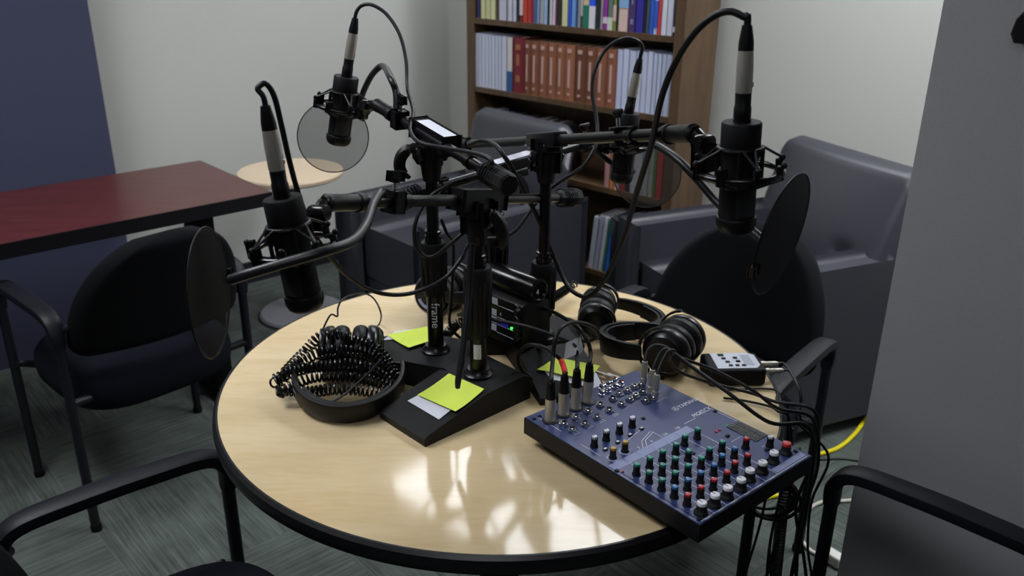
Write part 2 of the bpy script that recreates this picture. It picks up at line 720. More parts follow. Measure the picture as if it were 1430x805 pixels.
# ================================================================== red desk
dc = [V((-1.102, 3.068, 0)), V((-0.771, 2.642, 0))]
du = (dc[0].dot(U) + dc[1].dot(U)) / 2
dw0, dw1 = dc[0].dot(W), dc[1].dot(W)
t = thing('red_desk', 'long desk with cherry red top and thick black edge along the left wall', 'desk', uw(du - 0.9, (dw0 + dw1) / 2))
b = MB()
LEN = 1.75
b.prism([tuple(uw(u, w).xy) for u, w in ((du - LEN, dw0 + .004), (du - .004, dw0 + .004), (du - .004, dw1 - .004), (du - LEN, dw1 - .004))], 0.70, 0.7405)
b.build('desk_top', M_redlam, t)
b = MB()
for a in ((du - LEN - .004, du, dw0, dw0 + .004), (du - LEN - .004, du, dw1 - .004, dw1), (du - .004, du, dw0 + .004, dw1 - .004)):
    b.prism([tuple(uw(u, w).xy) for u, w in ((a[0], a[2]), (a[1], a[2]), (a[1], a[3]), (a[0], a[3]))], 0.698, 0.7400)
b.build('edge_band', M_dark, t)
for uu in (du - 0.16, du - 1.55):
    b = MB()
    b.box((0, 0, 0.36), (0.07, 0.09, 0.69), M=Matrix.Translation(uw(uu, (dw0 + dw1) / 2 + 0.05)) @ Matrix.Rotation(math.atan2(U.y, U.x), 4, 'Z'), bevel=0.008)
    lg = b.build('leg', M_blkmatte, t)
    b = MB()
    b.box((0, 0, 0.022), (0.07, dw1 - dw0 + 0.02, 0.044), M=Matrix.Translation(uw(uu, (dw0 + dw1) / 2)) @ Matrix.Rotation(math.atan2(U.y, U.x), 4, 'Z'), bevel=0.012)
    b.build('foot', M_blkmatte, lg)

# ================================================================== small round side table
sc_ = d(414, 243, 3.35)
t = thing('side_table', 'small pale round side table with grey disc base in the corner', 'side table', (sc_.x - .03, 3.38, 0))
c0 = V((sc_.x - .03, 3.38, 0))
MT = Matrix.Translation(c0)
zt = 0.622
MB().lathe([(0, zt - .024), (0.196, zt - .024), (0.205, zt - .018), (0.207, zt - .006), (0.203, zt), (0, zt)], MT, 56).build('table_top', M_beige, t)
MB().lathe([(0.0, 0.03), (0.03, 0.03), (0.03, 0.58), (0.1, zt - .024), (0, zt - .024)], MT, 24).build('column', M_steel, t)
MB().lathe([(0, 0), (0.175, 0), (0.178, 0.012), (0.17, 0.02), (0.04, 0.034), (0, 0.034)], MT, 48).build('base', M_steel, t)

# ================================================================== bookcase
BU, BD = CU - 0.30, 0.24                       # front plane and depth
PAN = 0.042


def s_at(px, py, back=0.02):
    return hitplane(px, py, U2, BU + back).dot(W2)


def z_at(px, py, back=0.02):
    return hitplane(px, py, U2, BU + back).z


S0 = s_at(652, 60, 0)
S1 = s_at(958, 20, 0)
BMx = None
t = thing('bookcase', 'tall brown wooden bookcase against the back wall between the armchairs', 'bookcase', uw2(BU + BD / 2, (S0 + S1) / 2))


def ub(u0, u1, w0, w1, z0, z1, b, ch=0.0):
    b.prism([tuple(uw2(u, w).xy) for u, w in ((u0, w0), (u1, w0), (u1, w1), (u0, w1))], z0, z1, chamfer=ch)
    return b


ub(BU, BU + BD, S0, S0 + PAN, 0, 1.86, MB()).build('side_panel', M_bookwood, t)
ub(BU, BU + BD, S1 - PAN, S1, 0, 1.86, MB()).build('side_panel', M_bookwood, t)
ub(BU + BD - 0.012, BU + BD, S0 + PAN, S1 - PAN, 0.02, 1.86, MB()).build('back_panel', M_bookwood, t)
ub(BU, BU + BD, S0, S1, 1.86, 1.89, MB()).build('top_panel', M_bookwood, t)
ub(BU + 0.02, BU + 0.04, S0 + PAN, S1 - PAN, 0.0, 0.14, MB()).build('plinth', M_bookwood, t)
ZS = [z_at(800, 38, 0), z_at(800, 143, 0), z_at(890, 273, 0), z_at(838, 390, 0)]
ZS[3] = max(0.16, ZS[3])
SH = 0.023
for z in ZS + [1.52]:
    ub(BU + 0.004, BU + BD - 0.012, S0 + PAN, S1 - PAN, z - SH, z, MB()).build('shelf', M_bookwood, t)


BOOKC = {}


def bookmat(c):
    if c not in BOOKC:
        BOOKC[c] = mat('book_cover_' + c.strip('#'), c, 0.5)
    return BOOKC[c]


M_pages = mat('book_pages', '#d8d2c2', 0.9)
M_gilt = mat('spine_lettering', '#cfc3ba', 0.5)


def book(w0, w1, z, h, color, label, group=None, depth=0.165, back=0.012, lean=0.0, title=None, band=None, round_=False, name='book'):
    """cover boards, spine and page block; title / band are printed on the spine"""
    th = w1 - w0 - 0.0012
    wc = (w0 + w1) / 2
    org = uw2(BU + back, wc, z)
    M = Matrix(((U2.x, W2.x, 0, org.x), (U2.y, W2.y, 0, org.y), (0, 0, 1, org.z), (0, 0, 0, 1)))   # x: into the shelf, y: along it
    t = thing(name, label, 'book', org, group)
    L = Matrix.Translation(V((0, th / 2, 0))) @ Matrix.Rotation(lean, 4, 'X') @ Matrix.Translation(V((0, -th / 2, 0)))
    t.location = org
    b = MB()
    cv = min(0.003, th * 0.2)
    Mx = M @ L
    y0, y1 = -th / 2, th / 2
    if round_:
        prof = [(0.004 - 0.007 * math.sin(PI * k / 6), y0 + th * k / 6) for k in range(7)]
        b.prism([(cv + 0.004, y1), (cv + 0.004, y0)] + prof, 0, h, Mx)
    else:
        b.box((cv / 2, 0, h / 2), (cv, th, h), Mx)
    b.box((depth / 2, y0 + cv / 2, h / 2), (depth, cv, h), Mx)
    b.box((depth / 2, y1 - cv / 2, h / 2), (depth, cv, h), Mx)
    ms = [bookmat(color)]
    if title:
        b.mi = len(ms)
        ms.append(mat('spine_' + title[0].strip('#'), title[0], 0.5))
        for (f0, f1, fw) in title[1]:
            b.box((-0.0045 if round_ else -0.0006, 0, h * (f0 + f1) / 2), (0.002, th * fw, h * (f1 - f0)), Mx)
    if band:
        for (bc, f0, f1) in band:
            b.mi = len(ms)
            ms.append(bookmat(bc))
            b.box((0.0005, 0, h * (f0 + f1) / 2), (0.004, th * 1.002, h * (f1 - f0)), Mx)
    b.build('cover', ms, t)
    b = MB()
    b.box((depth / 2 - 0.001, 0, h / 2), (depth - 0.008, th - 2 * cv - 0.0004, h - 0.008), Mx)
    b.build('page_block', M_pages, t)
    return t


def row1():
    a = lambda x: 660 + x / 9.533
    c = lambda x: 800 + x / 8.94
    # (px0, px1, colour, colour word, height, extras)
    R = [
        (a(72), a(125), '#2b2f63', 'navy blue', .22, {}),
        (a(127), a(190), '#d9d9a4', 'pale yellow', .235, {}),
        (a(191), a(255), '#cfd09c', 'dull pale yellow', .235, {}),
        (a(256), a(324), '#dadbac', 'light straw yellow', .235, {}),
        (a(326), a(366), '#5a4b3d', 'dark brown', .23, {}),
        (a(368), a(466), '#c9c9dc', 'thick pale lavender', .225, {'band': [('#4d4a86', .6, .98)]}),
        (a(484), a(544), '#d2d4e2', 'pale grey white', .22, {}),
        (a(552), a(598), '#cdd2e4', 'slim bluish white', .225, {}),
        (a(600), a(640), '#23232e', 'black', .225, {}),
        (a(641), a(684), '#7f2a33', 'maroon', .23, {'band': [('#d9c6cc', .12, .45)]}),
        (a(685), a(745), '#c8452f', 'orange red', .24, {}),
        (a(746), a(798), '#c03a37', 'bright red', .24, {}),
        (a(799), a(826), '#a8304a', 'thin crimson', .23, {}),
        (a(827), a(864), '#4d76a8', 'steel blue', .22, {}),
        (a(865), a(910), '#8e97c6', 'periwinkle', .22, {'band': [('#e0dbe8', .72, .9)]}),
        (a(911), a(964), '#a9b5bd', 'greyish green', .225, {}),
        (a(965), a(1010), '#a9c3e8', 'light sky blue', .235, {}),
        (a(1011), a(1034), '#1c2a33', 'thin blackish', .22, {}),
        (a(1036), a(1074), '#dcd7e2', 'pinkish white', .225, {}),
        (a(1076), a(1114), '#e2d4df', 'pale pink', .225, {}),
        (a(1115), a(1140), '#7d2748', 'slim wine coloured', .225, {}),
        (a(1141), a(1198), '#1f2f2d', 'blackish green', .23, {}),
        (a(1200), a(1279), '#d8d9a6', 'wide cream', .235, {}),
        (a(1281), a(1330), '#2f5ad6', 'royal blue', .235, {}),
        (a(1331), a(1386), '#74a4df', 'mid sky blue', .23, {}),
        (c(72), c(108), '#9aa0ac', 'stone grey', .22, {}),
        (c(109), c(134), '#5f5057', 'dusky brown', .22, {'band': [('#c9b6bb', .2, .6)]}),
        (c(136), c(210), '#d6c59f', 'tan', .24, {'band': [('#1f7a63', 0.0, .36)]}),
        (c(212), c(287), '#2c5ff0', 'vivid blue', .24, {'band': [('#e4e2e6', 0.0, .35)]}),
        (c(290), c(352), '#1f2c34', 'dark slate', .235, {'band': [('#8f5a4a', .72, 1.0)]}),
        (c(354), c(384), '#a89fa2', 'thin warm grey', .2, {}),
        (c(386), c(440), '#9b3aa6', 'magenta purple', .235, {'band': [('#d8c9dd', 0.1, .2)]}),
        (c(442), c(506), '#6d7f78', 'sage green', .235, {'band': [('#cfd9c8', 0.0, .2)]}),
        (c(508), c(548), '#8b9440', 'olive green', .235, {'band': [('#d9b8ae', .15, .4)]}),
        (c(550), c(576), '#25383a', 'narrow dark teal', .23, {}),
        (c(578), c(696), '#e6c7bc', 'wide peach', .24, {'band': [('#8bb5dd', .36, .68)]}),
        (c(698), c(788), '#4b3a72', 'dusky violet', .24, {'title': ('#8d86b0', [(.42, .86, .18), (.12, .2, .4)])}),
        (c(790), c(888), '#35309a', 'wide indigo', .24, {'band': [('#8a2b52', .86, .98)]}),
        (c(889), c(918), '#1d1f3c', 'midnight blue', .235, {}),
        (c(920), c(962), '#4b5a5f', 'dark greyish teal', .235, {}),
        (c(964), c(1018), '#2f62cf', 'cobalt blue', .24, {}),
        (c(1019), c(1062), '#b9c6ee', 'bluish white', .24, {'band': [('#3c62c8', 0.1, .5)]}),
        (c(1064), c(1110), '#d5474a', 'coral red', .24, {}),
        (c(1112), c(1180), '#e3e5f2', 'bright white', .24, {}),
        (c(1182), c(1254), '#dcdff0', 'cool white', .24, {}),
        (c(1256), c(1292), '#2a2b44', 'thin inky black', .235, {'band': [('#cfd0df', .06, .14)]}),
        (c(1294), c(1326), '#d8d9e8', 'thin white', .235, {}),
    ]
    for i, (x0, x1, col, word, h, kw) in enumerate(R):
        w0, w1 = s_at(x0, 30 + (x0 - 665) * .057), s_at(x1, 30 + (x1 - 665) * .057)
        w0 = max(w0, S0 + PAN + .001)
        w1 = min(w1, S1 - PAN - .001)
        nb = 'the left side panel' if i == 0 else 'the ' + R[i - 1][3] + ' one'
        book(w0, w1, ZS[0], h, col, f'{word} book on the top shelf, right of {nb}', 'mixed books on the top shelf in view', **kw)


row1()


def row2():
    a = lambda x: 660 + x / 6.194
    c = lambda x: 800 + x / 7.319
    tops = lambda px, py: z_at(px, py) - ZS[1]
    we = [32, 62, 91, 119, 148, 176, 204, 232, 260, 304]
    words = ['leftmost, against the side panel', 'second from the side panel', 'third from the side panel', 'fourth from the side panel', 'fifth from the side panel', 'fifth from the dark red book', 'fourth from the dark red book',
             'third from the dark red book', 'second from the dark red book']
    lst = []
    for i in range(9):
        lst.append((a(we[i]), a(we[i + 1]), ['#d3d8ee', '#cdd3ea', '#d6daee'][i % 3], .232 - .002 * (i > 4), f'slim white volume in the left white run, {words[i]}', 'white volumes left of the dark red book', {}))
    lst.append((a(306), a(352), '#ded9d2', .228, 'cream volume with a blue lower spine beside the dark red book', None, {'band': [('#2f5c93', 0.0, .38)]}))
    lst.append((a(354), a(455), '#7c2431', .232, 'thick dark red hardcover with gilt spine among the rust brown set', None, {'round_': True, 'title': ('#9c6a44', [(.78, .88, .4), (.5, .7, .25), (.2, .32, .35)])}))
    be = [457, 505, 577, 650, 725, 796, 884, 976]
    bp = [a(x) for x in be] + [c(228), c(333), c(442)]
    bc = ['#7f4e38', '#8a553d', '#935c45', '#986146', '#986146', '#a3694c', '#734632', '#80503a', '#966047', '#945c46']
    ords = ['first after the dark red book', 'second after the dark red book', 'third after the dark red book', 'fourth after the dark red book', 'fifth after the dark red book', 'fifth before the right white run', 'fourth before the right white run',
            'third before the right white run', 'second before the right white run', 'last before the right white run']
    for i in range(10):
        lst.append((bp[i], bp[i + 1], bc[i], .225, f'rust brown volume with pale spine title, {ords[i]}', 'rust brown set on the second shelf', {'round_': True, 'title': ('#c8a59c', [(.86, .93, .38), (.24, .74, .2), (.1, .14, .25)])}))
    w2 = [442, 500, 560, 632, 690, 745, 800, 845, 885, 930, 980, 1022]
    wc = ['#cdd4f2', '#d3d9f4', '#cad1ee', '#d5daf2', '#c9d0ec', '#cfd6f0', '#c6cfea', '#cdd6ee', '#c3cde8', '#c9d3ea', '#c7d0e8']
    o2 = ['next to the last rust brown volume', 'second right of the rust brown set', 'third right of the rust brown set', 'fourth right of the rust brown set', 'fifth right of the rust brown set', 'sixth right of the rust brown set',
          'fifth from the right side panel', 'fourth from the right side panel', 'third from the right side panel', 'second from the right side panel', 'against the right side panel']
    for i in range(11):
        lst.append((c(w2[i]), c(w2[i + 1]), wc[i], .228 + .004 * (i in (1, 5)), f'white volume in the right white run, {o2[i]}', 'white volumes right of the rust brown set', {}))
    for (x0, x1, col, h, lab, grp, kw) in lst:
        py = lambda x: 122 + (x - 664) * .148
        w0, w1 = s_at(x0, py(x0)), s_at(x1, py(x1))
        w0 = max(w0, S0 + PAN + .001)
        w1 = min(w1, S1 - PAN - .001)
        book(w0, w1, ZS[1], h, col, lab, grp, **kw)


row2()


def row3():
    # right end, in view under the far microphone
    R = [(845, 852, '#b98a86', .19, 'dusty pink book on the third shelf left of the orange one', {}),
         (852.3, 858, '#cf7a45', .2, 'orange book on the third shelf behind the far microphone', {}),
         (858.3, 866, '#c9b2b4', .18, 'pinkish grey book on the third shelf right of the orange one', {}),
         (866.3, 874, '#d8c7bf', .19, 'cream pink book on the third shelf behind the far microphone', {'band': [('#a83a3a', .0, .2)]}),
         (874.3, 880, '#22222a', .2, 'black book on the third shelf behind the far microphone', {}),
         (880.5, 896.5, '#b7b9bd', .235, 'thick light grey book on the third shelf near its right end', {}),
         (897, 905, '#a8aaa8', .235, 'mid grey book on the third shelf right of the thick light grey one', {}),
         (905.3, 912, '#9fa38f', .23, 'greenish grey book on the third shelf beside the green one', {}),
         (912.3, 915.5, '#5c8f4d', .23, 'thin green book on the third shelf beside the red one', {}),
         (915.8, 925, '#b93b36', .235, 'red book on the third shelf near the right side panel', {}),
         (925.3, 931, '#4a3c48', .23, 'dusky plum book at the right end of the third shelf', {})]
    for (x0, x1, col, h, lab, kw) in R:
        py = 262 + (x0 - 850) * .16
        book(s_at(x0, py), min(s_at(x1, py), S1 - PAN - .002), ZS[2], h, col, lab, 'books on the third shelf', **kw)
    # left end: only the tops rise above the armchair; shelf shade put into most colours
    cols = [('#3b3b44', 'charcoal', .165), ('#c2c4cf', 'pale grey', .185), ('#33343c', 'sooty black', .17), ('#3a4a80', 'dull blue', .18), ('#2c2d35', 'jet black', .175), ('#5a5658', 'taupe grey', .18), ('#3d3f45', 'graphite', .17), ('#6b5c54', 'muddy brown', .175),
            ('#3b3236', 'brownish black', .18), ('#70717a', 'ash grey', .17), ('#2f3038', 'coal black', .175), ('#8f8d92', 'silver grey', .185), ('#424650', 'gunmetal grey', .18), ('#2a2a33', 'bluish black', .175), ('#7d7478', 'mauve grey', .18), ('#44434a', 'iron grey', .17)]
    x = S0 + PAN + .004
    for i, (col, word, h) in enumerate(cols):
        wd = .022 + .012 * ((i * 7) % 5) / 4
        book(x, x + wd, ZS[2], h + .03, col, f'{word} book on the third shelf, its top showing above the left armchair', 'books on the third shelf')
        x += wd + .001


row3()


def row4():
    R = [(821.5, 828.5, '#d5d8e6', .235, 'white book leaning at the left of the bottom shelf run', .10),
         (829, 835, '#bfc3d8', .245, 'pale lilac grey book leaning on the bottom shelf beside the white one', .10),
         (835.5, 841, '#dfe2ee', .245, 'bright white book leaning on the bottom shelf left of the green one', .10),
         (841.3, 844.5, '#3a7a58', .24, 'thin green book leaning on the bottom shelf left of the blue one', .10),
         (845, 852.5, '#2f6bd0', .24, 'bright blue book leaning at the right of the bottom shelf run', .10)]
    for (x0, x1, col, h, lab, ln) in R:
        book(s_at(x0, 388), s_at(x1, 388), ZS[3], h, col, lab, 'leaning books on the bottom shelf', lean=-ln)
    x = s_at(856, 388) + 0.03
    for k, (col, word) in enumerate([('#5e1f22', 'deep red'), ('#6e2f2a', 'brick red'), ('#4b2224', 'oxblood')]):
        book(x, x + .03, ZS[3], .26, col, f'{word} book upright on the bottom shelf right of the blue leaning one', 'upright red books on the bottom shelf')
        x += .031


row4()


# ================================================================== armchairs
def rbox(b, c, size, M, bev=0.03, seg=4):
    b.box(c, size, M, bev, seg)


def armchair(label, M, Wd, D, arm_h, seat_h, back_h, aw=0.12, tilt=0.16, dimple=True):
    """x: right, y: forward, origin under the middle of the seat"""
    t = thing('armchair', label, 'armchair', M.translation, 'grey leather armchairs')
    b = MB()
    rbox(b, (0, 0.02, (seat_h - .10 + .09) / 2), (Wd - 2 * aw + .01, D - 0.1, seat_h - .19), M, .02)
    b.build('seat_base', M_leather, t)
    b = MB()
    rbox(b, (0, 0.045, seat_h - 0.06), (Wd - 2 * aw - .004, D - 0.13, 0.13), M, .04)
    b.build('seat_cushion', M_leather, t)
    for s in (-1, 1):
        b = MB()
        rbox(b, (s * (Wd / 2 - aw / 2), 0.0, (arm_h + 0.08) / 2), (aw, D, arm_h - 0.08), M, .028)
        b.build('armrest', M_leather, t)
    b = MB()
    Mb = M @ Matrix.Translation(V((0, -D / 2 + 0.13, seat_h - 0.1))) @ Matrix.Rotation(tilt, 4, 'X')
    hh = (back_h - seat_h + 0.1) / math.cos(tilt)
    wb = Wd - 0.06

    def fr(u, v):
        x = (u - .5)
        z = v
        # soft crowned top, rounded corners, slight pillow
        rx = .5
        k = max(0, (abs(x) - .40) / .10)
        zt = hh * (1 - .09 * k * k)
        px = x * wb * (1 - .03 * (1 - v))
        py = .03 * math.cos(PI * x) * math.sin(PI * min(1, v * 1.02)) + .0
        if dimple:
            for (cx, cz) in ((.24, .40), (-.24, .40)):
                py -= .022 * math.exp(-(((x - cx) / .05) ** 2 + ((v - cz) / .05) ** 2))
        return V((px, py, z * zt))
    n1, n2 = 36, 26
    Fv = [[None] * (n2 + 1) for _ in range(n1 + 1)]
    Bv = [[None] * (n2 + 1) for _ in range(n1 + 1)]
    th = 0.085
    for i in range(n1 + 1):
        for j in range(n2 + 1):
            p = fr(i / n1, j / n2)
            e = min(i / n1, 1 - i / n1) * wb
            f = (1 - j / n2) * hh
            r = .045
            q = 0
            for dd in (e, f):
                if dd < r:
                    q += r - math.sqrt(max(0, r * r - (r - dd) ** 2))
            Fv[i][j] = b.bm.verts.new(Mb @ V((p.x, p.y + th / 2 - min(q, th * .5), p.z)))
            Bv[i][j] = b.bm.verts.new(Mb @ V((p.x, -th / 2 + min(q, th * .5), p.z)))
    for i in range(n1):
        for j in range(n2):
            b.face((Fv[i][j], Fv[i + 1][j], Fv[i + 1][j + 1], Fv[i][j + 1]))
            b.face((Bv[i][j], Bv[i][j + 1], Bv[i + 1][j + 1], Bv[i + 1][j]))
    for i in range(n1):
        b.face((Fv[i][0], Bv[i][0], Bv[i + 1][0], Fv[i + 1][0]))
        b.face((Fv[i][n2], Fv[i + 1][n2], Bv[i + 1][n2], Bv[i][n2]))
    for j in range(n2):
        b.face((Fv[0][j], Fv[0][j + 1], Bv[0][j + 1], Bv[0][j]))
        b.face((Fv[n1][j], Bv[n1][j], Bv[n1][j + 1], Fv[n1][j + 1]))
    b.build('backrest', M_leather, t, ang=60)
    for sx in (-1, 1):
        for sy in (-1, 1):
            b = MB()
            p = M @ V((sx * (Wd / 2 - .07), sy * (D / 2 - .07), 0))
            b.lathe([(0, 0), (.016, 0), (.024, .095), (0, .095)], Matrix.Translation(p), 16)
            b.build('foot', M_bookwood, t)
    return t


def placeM(p, fdir):
    f = V((fdir[0], fdir[1], 0)).normalized()
    r = V((f.y, -f.x, 0))
    return Matrix(((r.x, f.x, 0, p[0]), (r.y, f.y, 0, p[1]), (0, 0, 1, 0), (0, 0, 0, 1)))


armchair('grey leather armchair in front of the bookcase, behind the microphone stands', placeM(uw(2.10, -2.632), -U), 0.65, 0.72, 0.50, 0.385, 0.81, tilt=0.2)
fa = math.radians(204)
fd = V((math.cos(fa), math.sin(fa), 0))
ARMC = V((0.812, 2.722, 0))
armchair('grey leather armchair at right by the back wall, partly hidden by the wall end', placeM(ARMC, fd), 0.70, 0.66, 0.565, 0.42, 0.84, tilt=0.30)
# ================================================================== guest chairs (built once, copied)
def make_chair(name, label, group):
    """+y is the way the chair faces; origin on the floor under the seat"""
    t = thing(name, label, 'chair', (0, 0, 0), group)
    # seat: rounded cushion with a waterfall edge
    b = MB()

    def ring(k, z):
        out = []
        n = 48
        for i in range(n):
            a = 2 * PI * i / n
            c_, s_ = math.cos(a), math.sin(a)
            e = 0.62
            x = math.copysign(abs(c_) ** e, c_) * .238
            y = math.copysign(abs(s_) ** e, s_) * .228 - .012
            out.append(b.bm.verts.new((x * k, -.012 + (y + .012) * k, z - .018)))
        return out
    prof = [(.80, .345), (.93, .352), (.985, .375), (1.0, .405), (.985, .43), (.93, .45), (.80, .461), (.45, .464)]
    rs = [ring(*p) for p in prof]
    for p, q in zip(rs, rs[1:]):
        for i in range(48):
            b.face((p[i], p[(i + 1) % 48], q[(i + 1) % 48], q[i]))
    b.face(rs[0][::-1])
    b.face(rs[-1])
    b.build('seat', M_seatfab, t, ang=60)
    # domed back
    b = MB()
    nu, nv = 30, 22
    hw, z0, z1 = .232, .505, .82

    def bp(u, v, s):
        # u -1..1 across, v 0..1 up ; outline: straight low sides turning into a half ellipse
        zz = z0 + (z1 - z0) * v
        k = math.sqrt(max(0, 1 - max(0, (v - .12) / .88) ** 2.5)) if v > .12 else 1 - .10 * ((.12 - v) / .12) ** 2
        x = u * hw * max(k, .03)
        curve = -.045 + .06 * (x / hw) ** 2           # wraps around the sitter
        y = -.205 + curve - .10 * (v - .2)
        edge = min(1 - abs(u), (1 - v) * 1.4, v * 1.6 + .02)
        r = .16
        th = .032 * (1 - (1 - min(1, edge / r)) ** 2) ** .5 + .004
        return V((x, y + s * th, zz))
    for s in (1, -1):
        P = [[b.bm.verts.new(bp(-1 + 2 * i / nu, j / nv, s)) for j in range(nv + 1)] for i in range(nu + 1)]
        if s == 1:
            P1 = P
        else:
            P2 = P
        for i in range(nu):
            for j in range(nv):
                q = (P[i][j], P[i + 1][j], P[i + 1][j + 1], P[i][j + 1])
                b.face(q if s == 1 else q[::-1])
    for i in range(nu):
        b.face((P1[i][0], P2[i][0], P2[i + 1][0], P1[i + 1][0]))
        b.face((P1[i][nv], P1[i + 1][nv], P2[i + 1][nv], P2[i][nv]))
    for j in range(nv):
        b.face((P1[0][j], P1[0][j + 1], P2[0][j + 1], P2[0][j]))
        b.face((P1[nu][j], P2[nu][j], P2[nu][j + 1], P1[nu][j + 1]))
    b.build('backrest', M_chairfab, t, ang=60)
    # side frames: inverted U of bent tube with a flattened arm
    for s in (-1, 1):
        x = s * .255
        for yy, nm in ((-.19, 'leg'), (.185, 'leg')):
            b = MB()
            b.tube([(x, yy, 0.0), (x, yy, .545)], .0125, 14)
            lg = b.build(nm, M_chairtube, t)
            b = MB()
            b.lathe([(0, 0), (.014, 0), (.015, .012), (.013, .02), (0, .02)], Matrix.Translation(V((x, yy, 0))), 14)
            b.build('foot_glide', M_blkmatte, lg)
        b = MB()
        path = catmull([(x, -.19, .54), (x, -.188, .585), (x, -.155, .617), (x, -.05, .624), (x, .05, .624), (x, .15, .617), (x, .183, .585), (x, .185, .54)], 6)
        b.strip(path, V((1, 0, 0)), lambda u: .026 + .020 * math.sin(PI * min(1, max(0, u))) ** .7, .026)
        b.build('armrest', M_chairarm, t)
        for pa, pb in (((x, .15, .385), (s * .2, .15, .36)), ((x, -.19, .385), (s * .17, -.17, .375))):
            b = MB()
            b.tube([pa, pb], .011, 10)
            b.build('seat_bracket', M_chairtube, t)
        b = MB()
        b.tube([(x, -.175, .575), (s * .215, -.205, .60)], .010, 10)
        b.build('back_bracket', M_chairtube, t)
    return t


def face_rot(f):
    return math.atan2(-f[0], f[1])


chair = make_chair('guest_chair', 'black guest chair tucked against the red desk, its back to the round table', None)
chair.location = (-1.085, 2.25, 0)
chair.rotation_euler = (0, 0, face_rot((-.745, .667)))
dup(chair, (.440, 1.885, 0), face_rot((-.625, -.78)), 'black guest chair behind the round table, facing it in front of the right armchair')
dup(chair, (-.505, 1.05, 0), face_rot((.771, .637)), 'black guest chair at the lower left, its armrest tube bending down beside the table')
dup(chair, (.545, 1.02, 0), face_rot((-.725, .689)), 'black guest chair at the lower right, its armrest in front of the grey wall end')

# ================================================================== round table
TC = V((-0.0207, 1.4327, 0))
TR = 0.5021
TZ = 0.74
t = thing('round_table', 'round maple topped table with black edge carrying the recording equipment', 'table', TC)
MT = Matrix.Translation(TC)
MB().lathe([(0, TZ - .028), (TR - .004, TZ - .028), (TR - .004, TZ), (0, TZ)], MT, 128).build('table_top', M_woodtable, t)
MB().lathe([(TR - .0045, TZ - .030), (TR - .001, TZ - .031), (TR + .004, TZ - .026), (TR + .0055, TZ - .015), (TR + .004, TZ - .004), (TR - .001, TZ + .0006), (TR - .0045, TZ + .0004)], MT, 128, caps=False).build('edge_band', M_dark, t)
MB().lathe([(0, .03), (.04, .03), (.04, TZ - .05), (.14, TZ - .034), (.14, TZ - .0285), (0, TZ - .0285)], MT, 32).build('pedestal', M_blkmatte, t)
MB().lathe([(0, 0), (.27, 0), (.275, .01), (.25, .022), (.05, .04), (0, .04)], MT, 64).build('base', M_blkmatte, t)


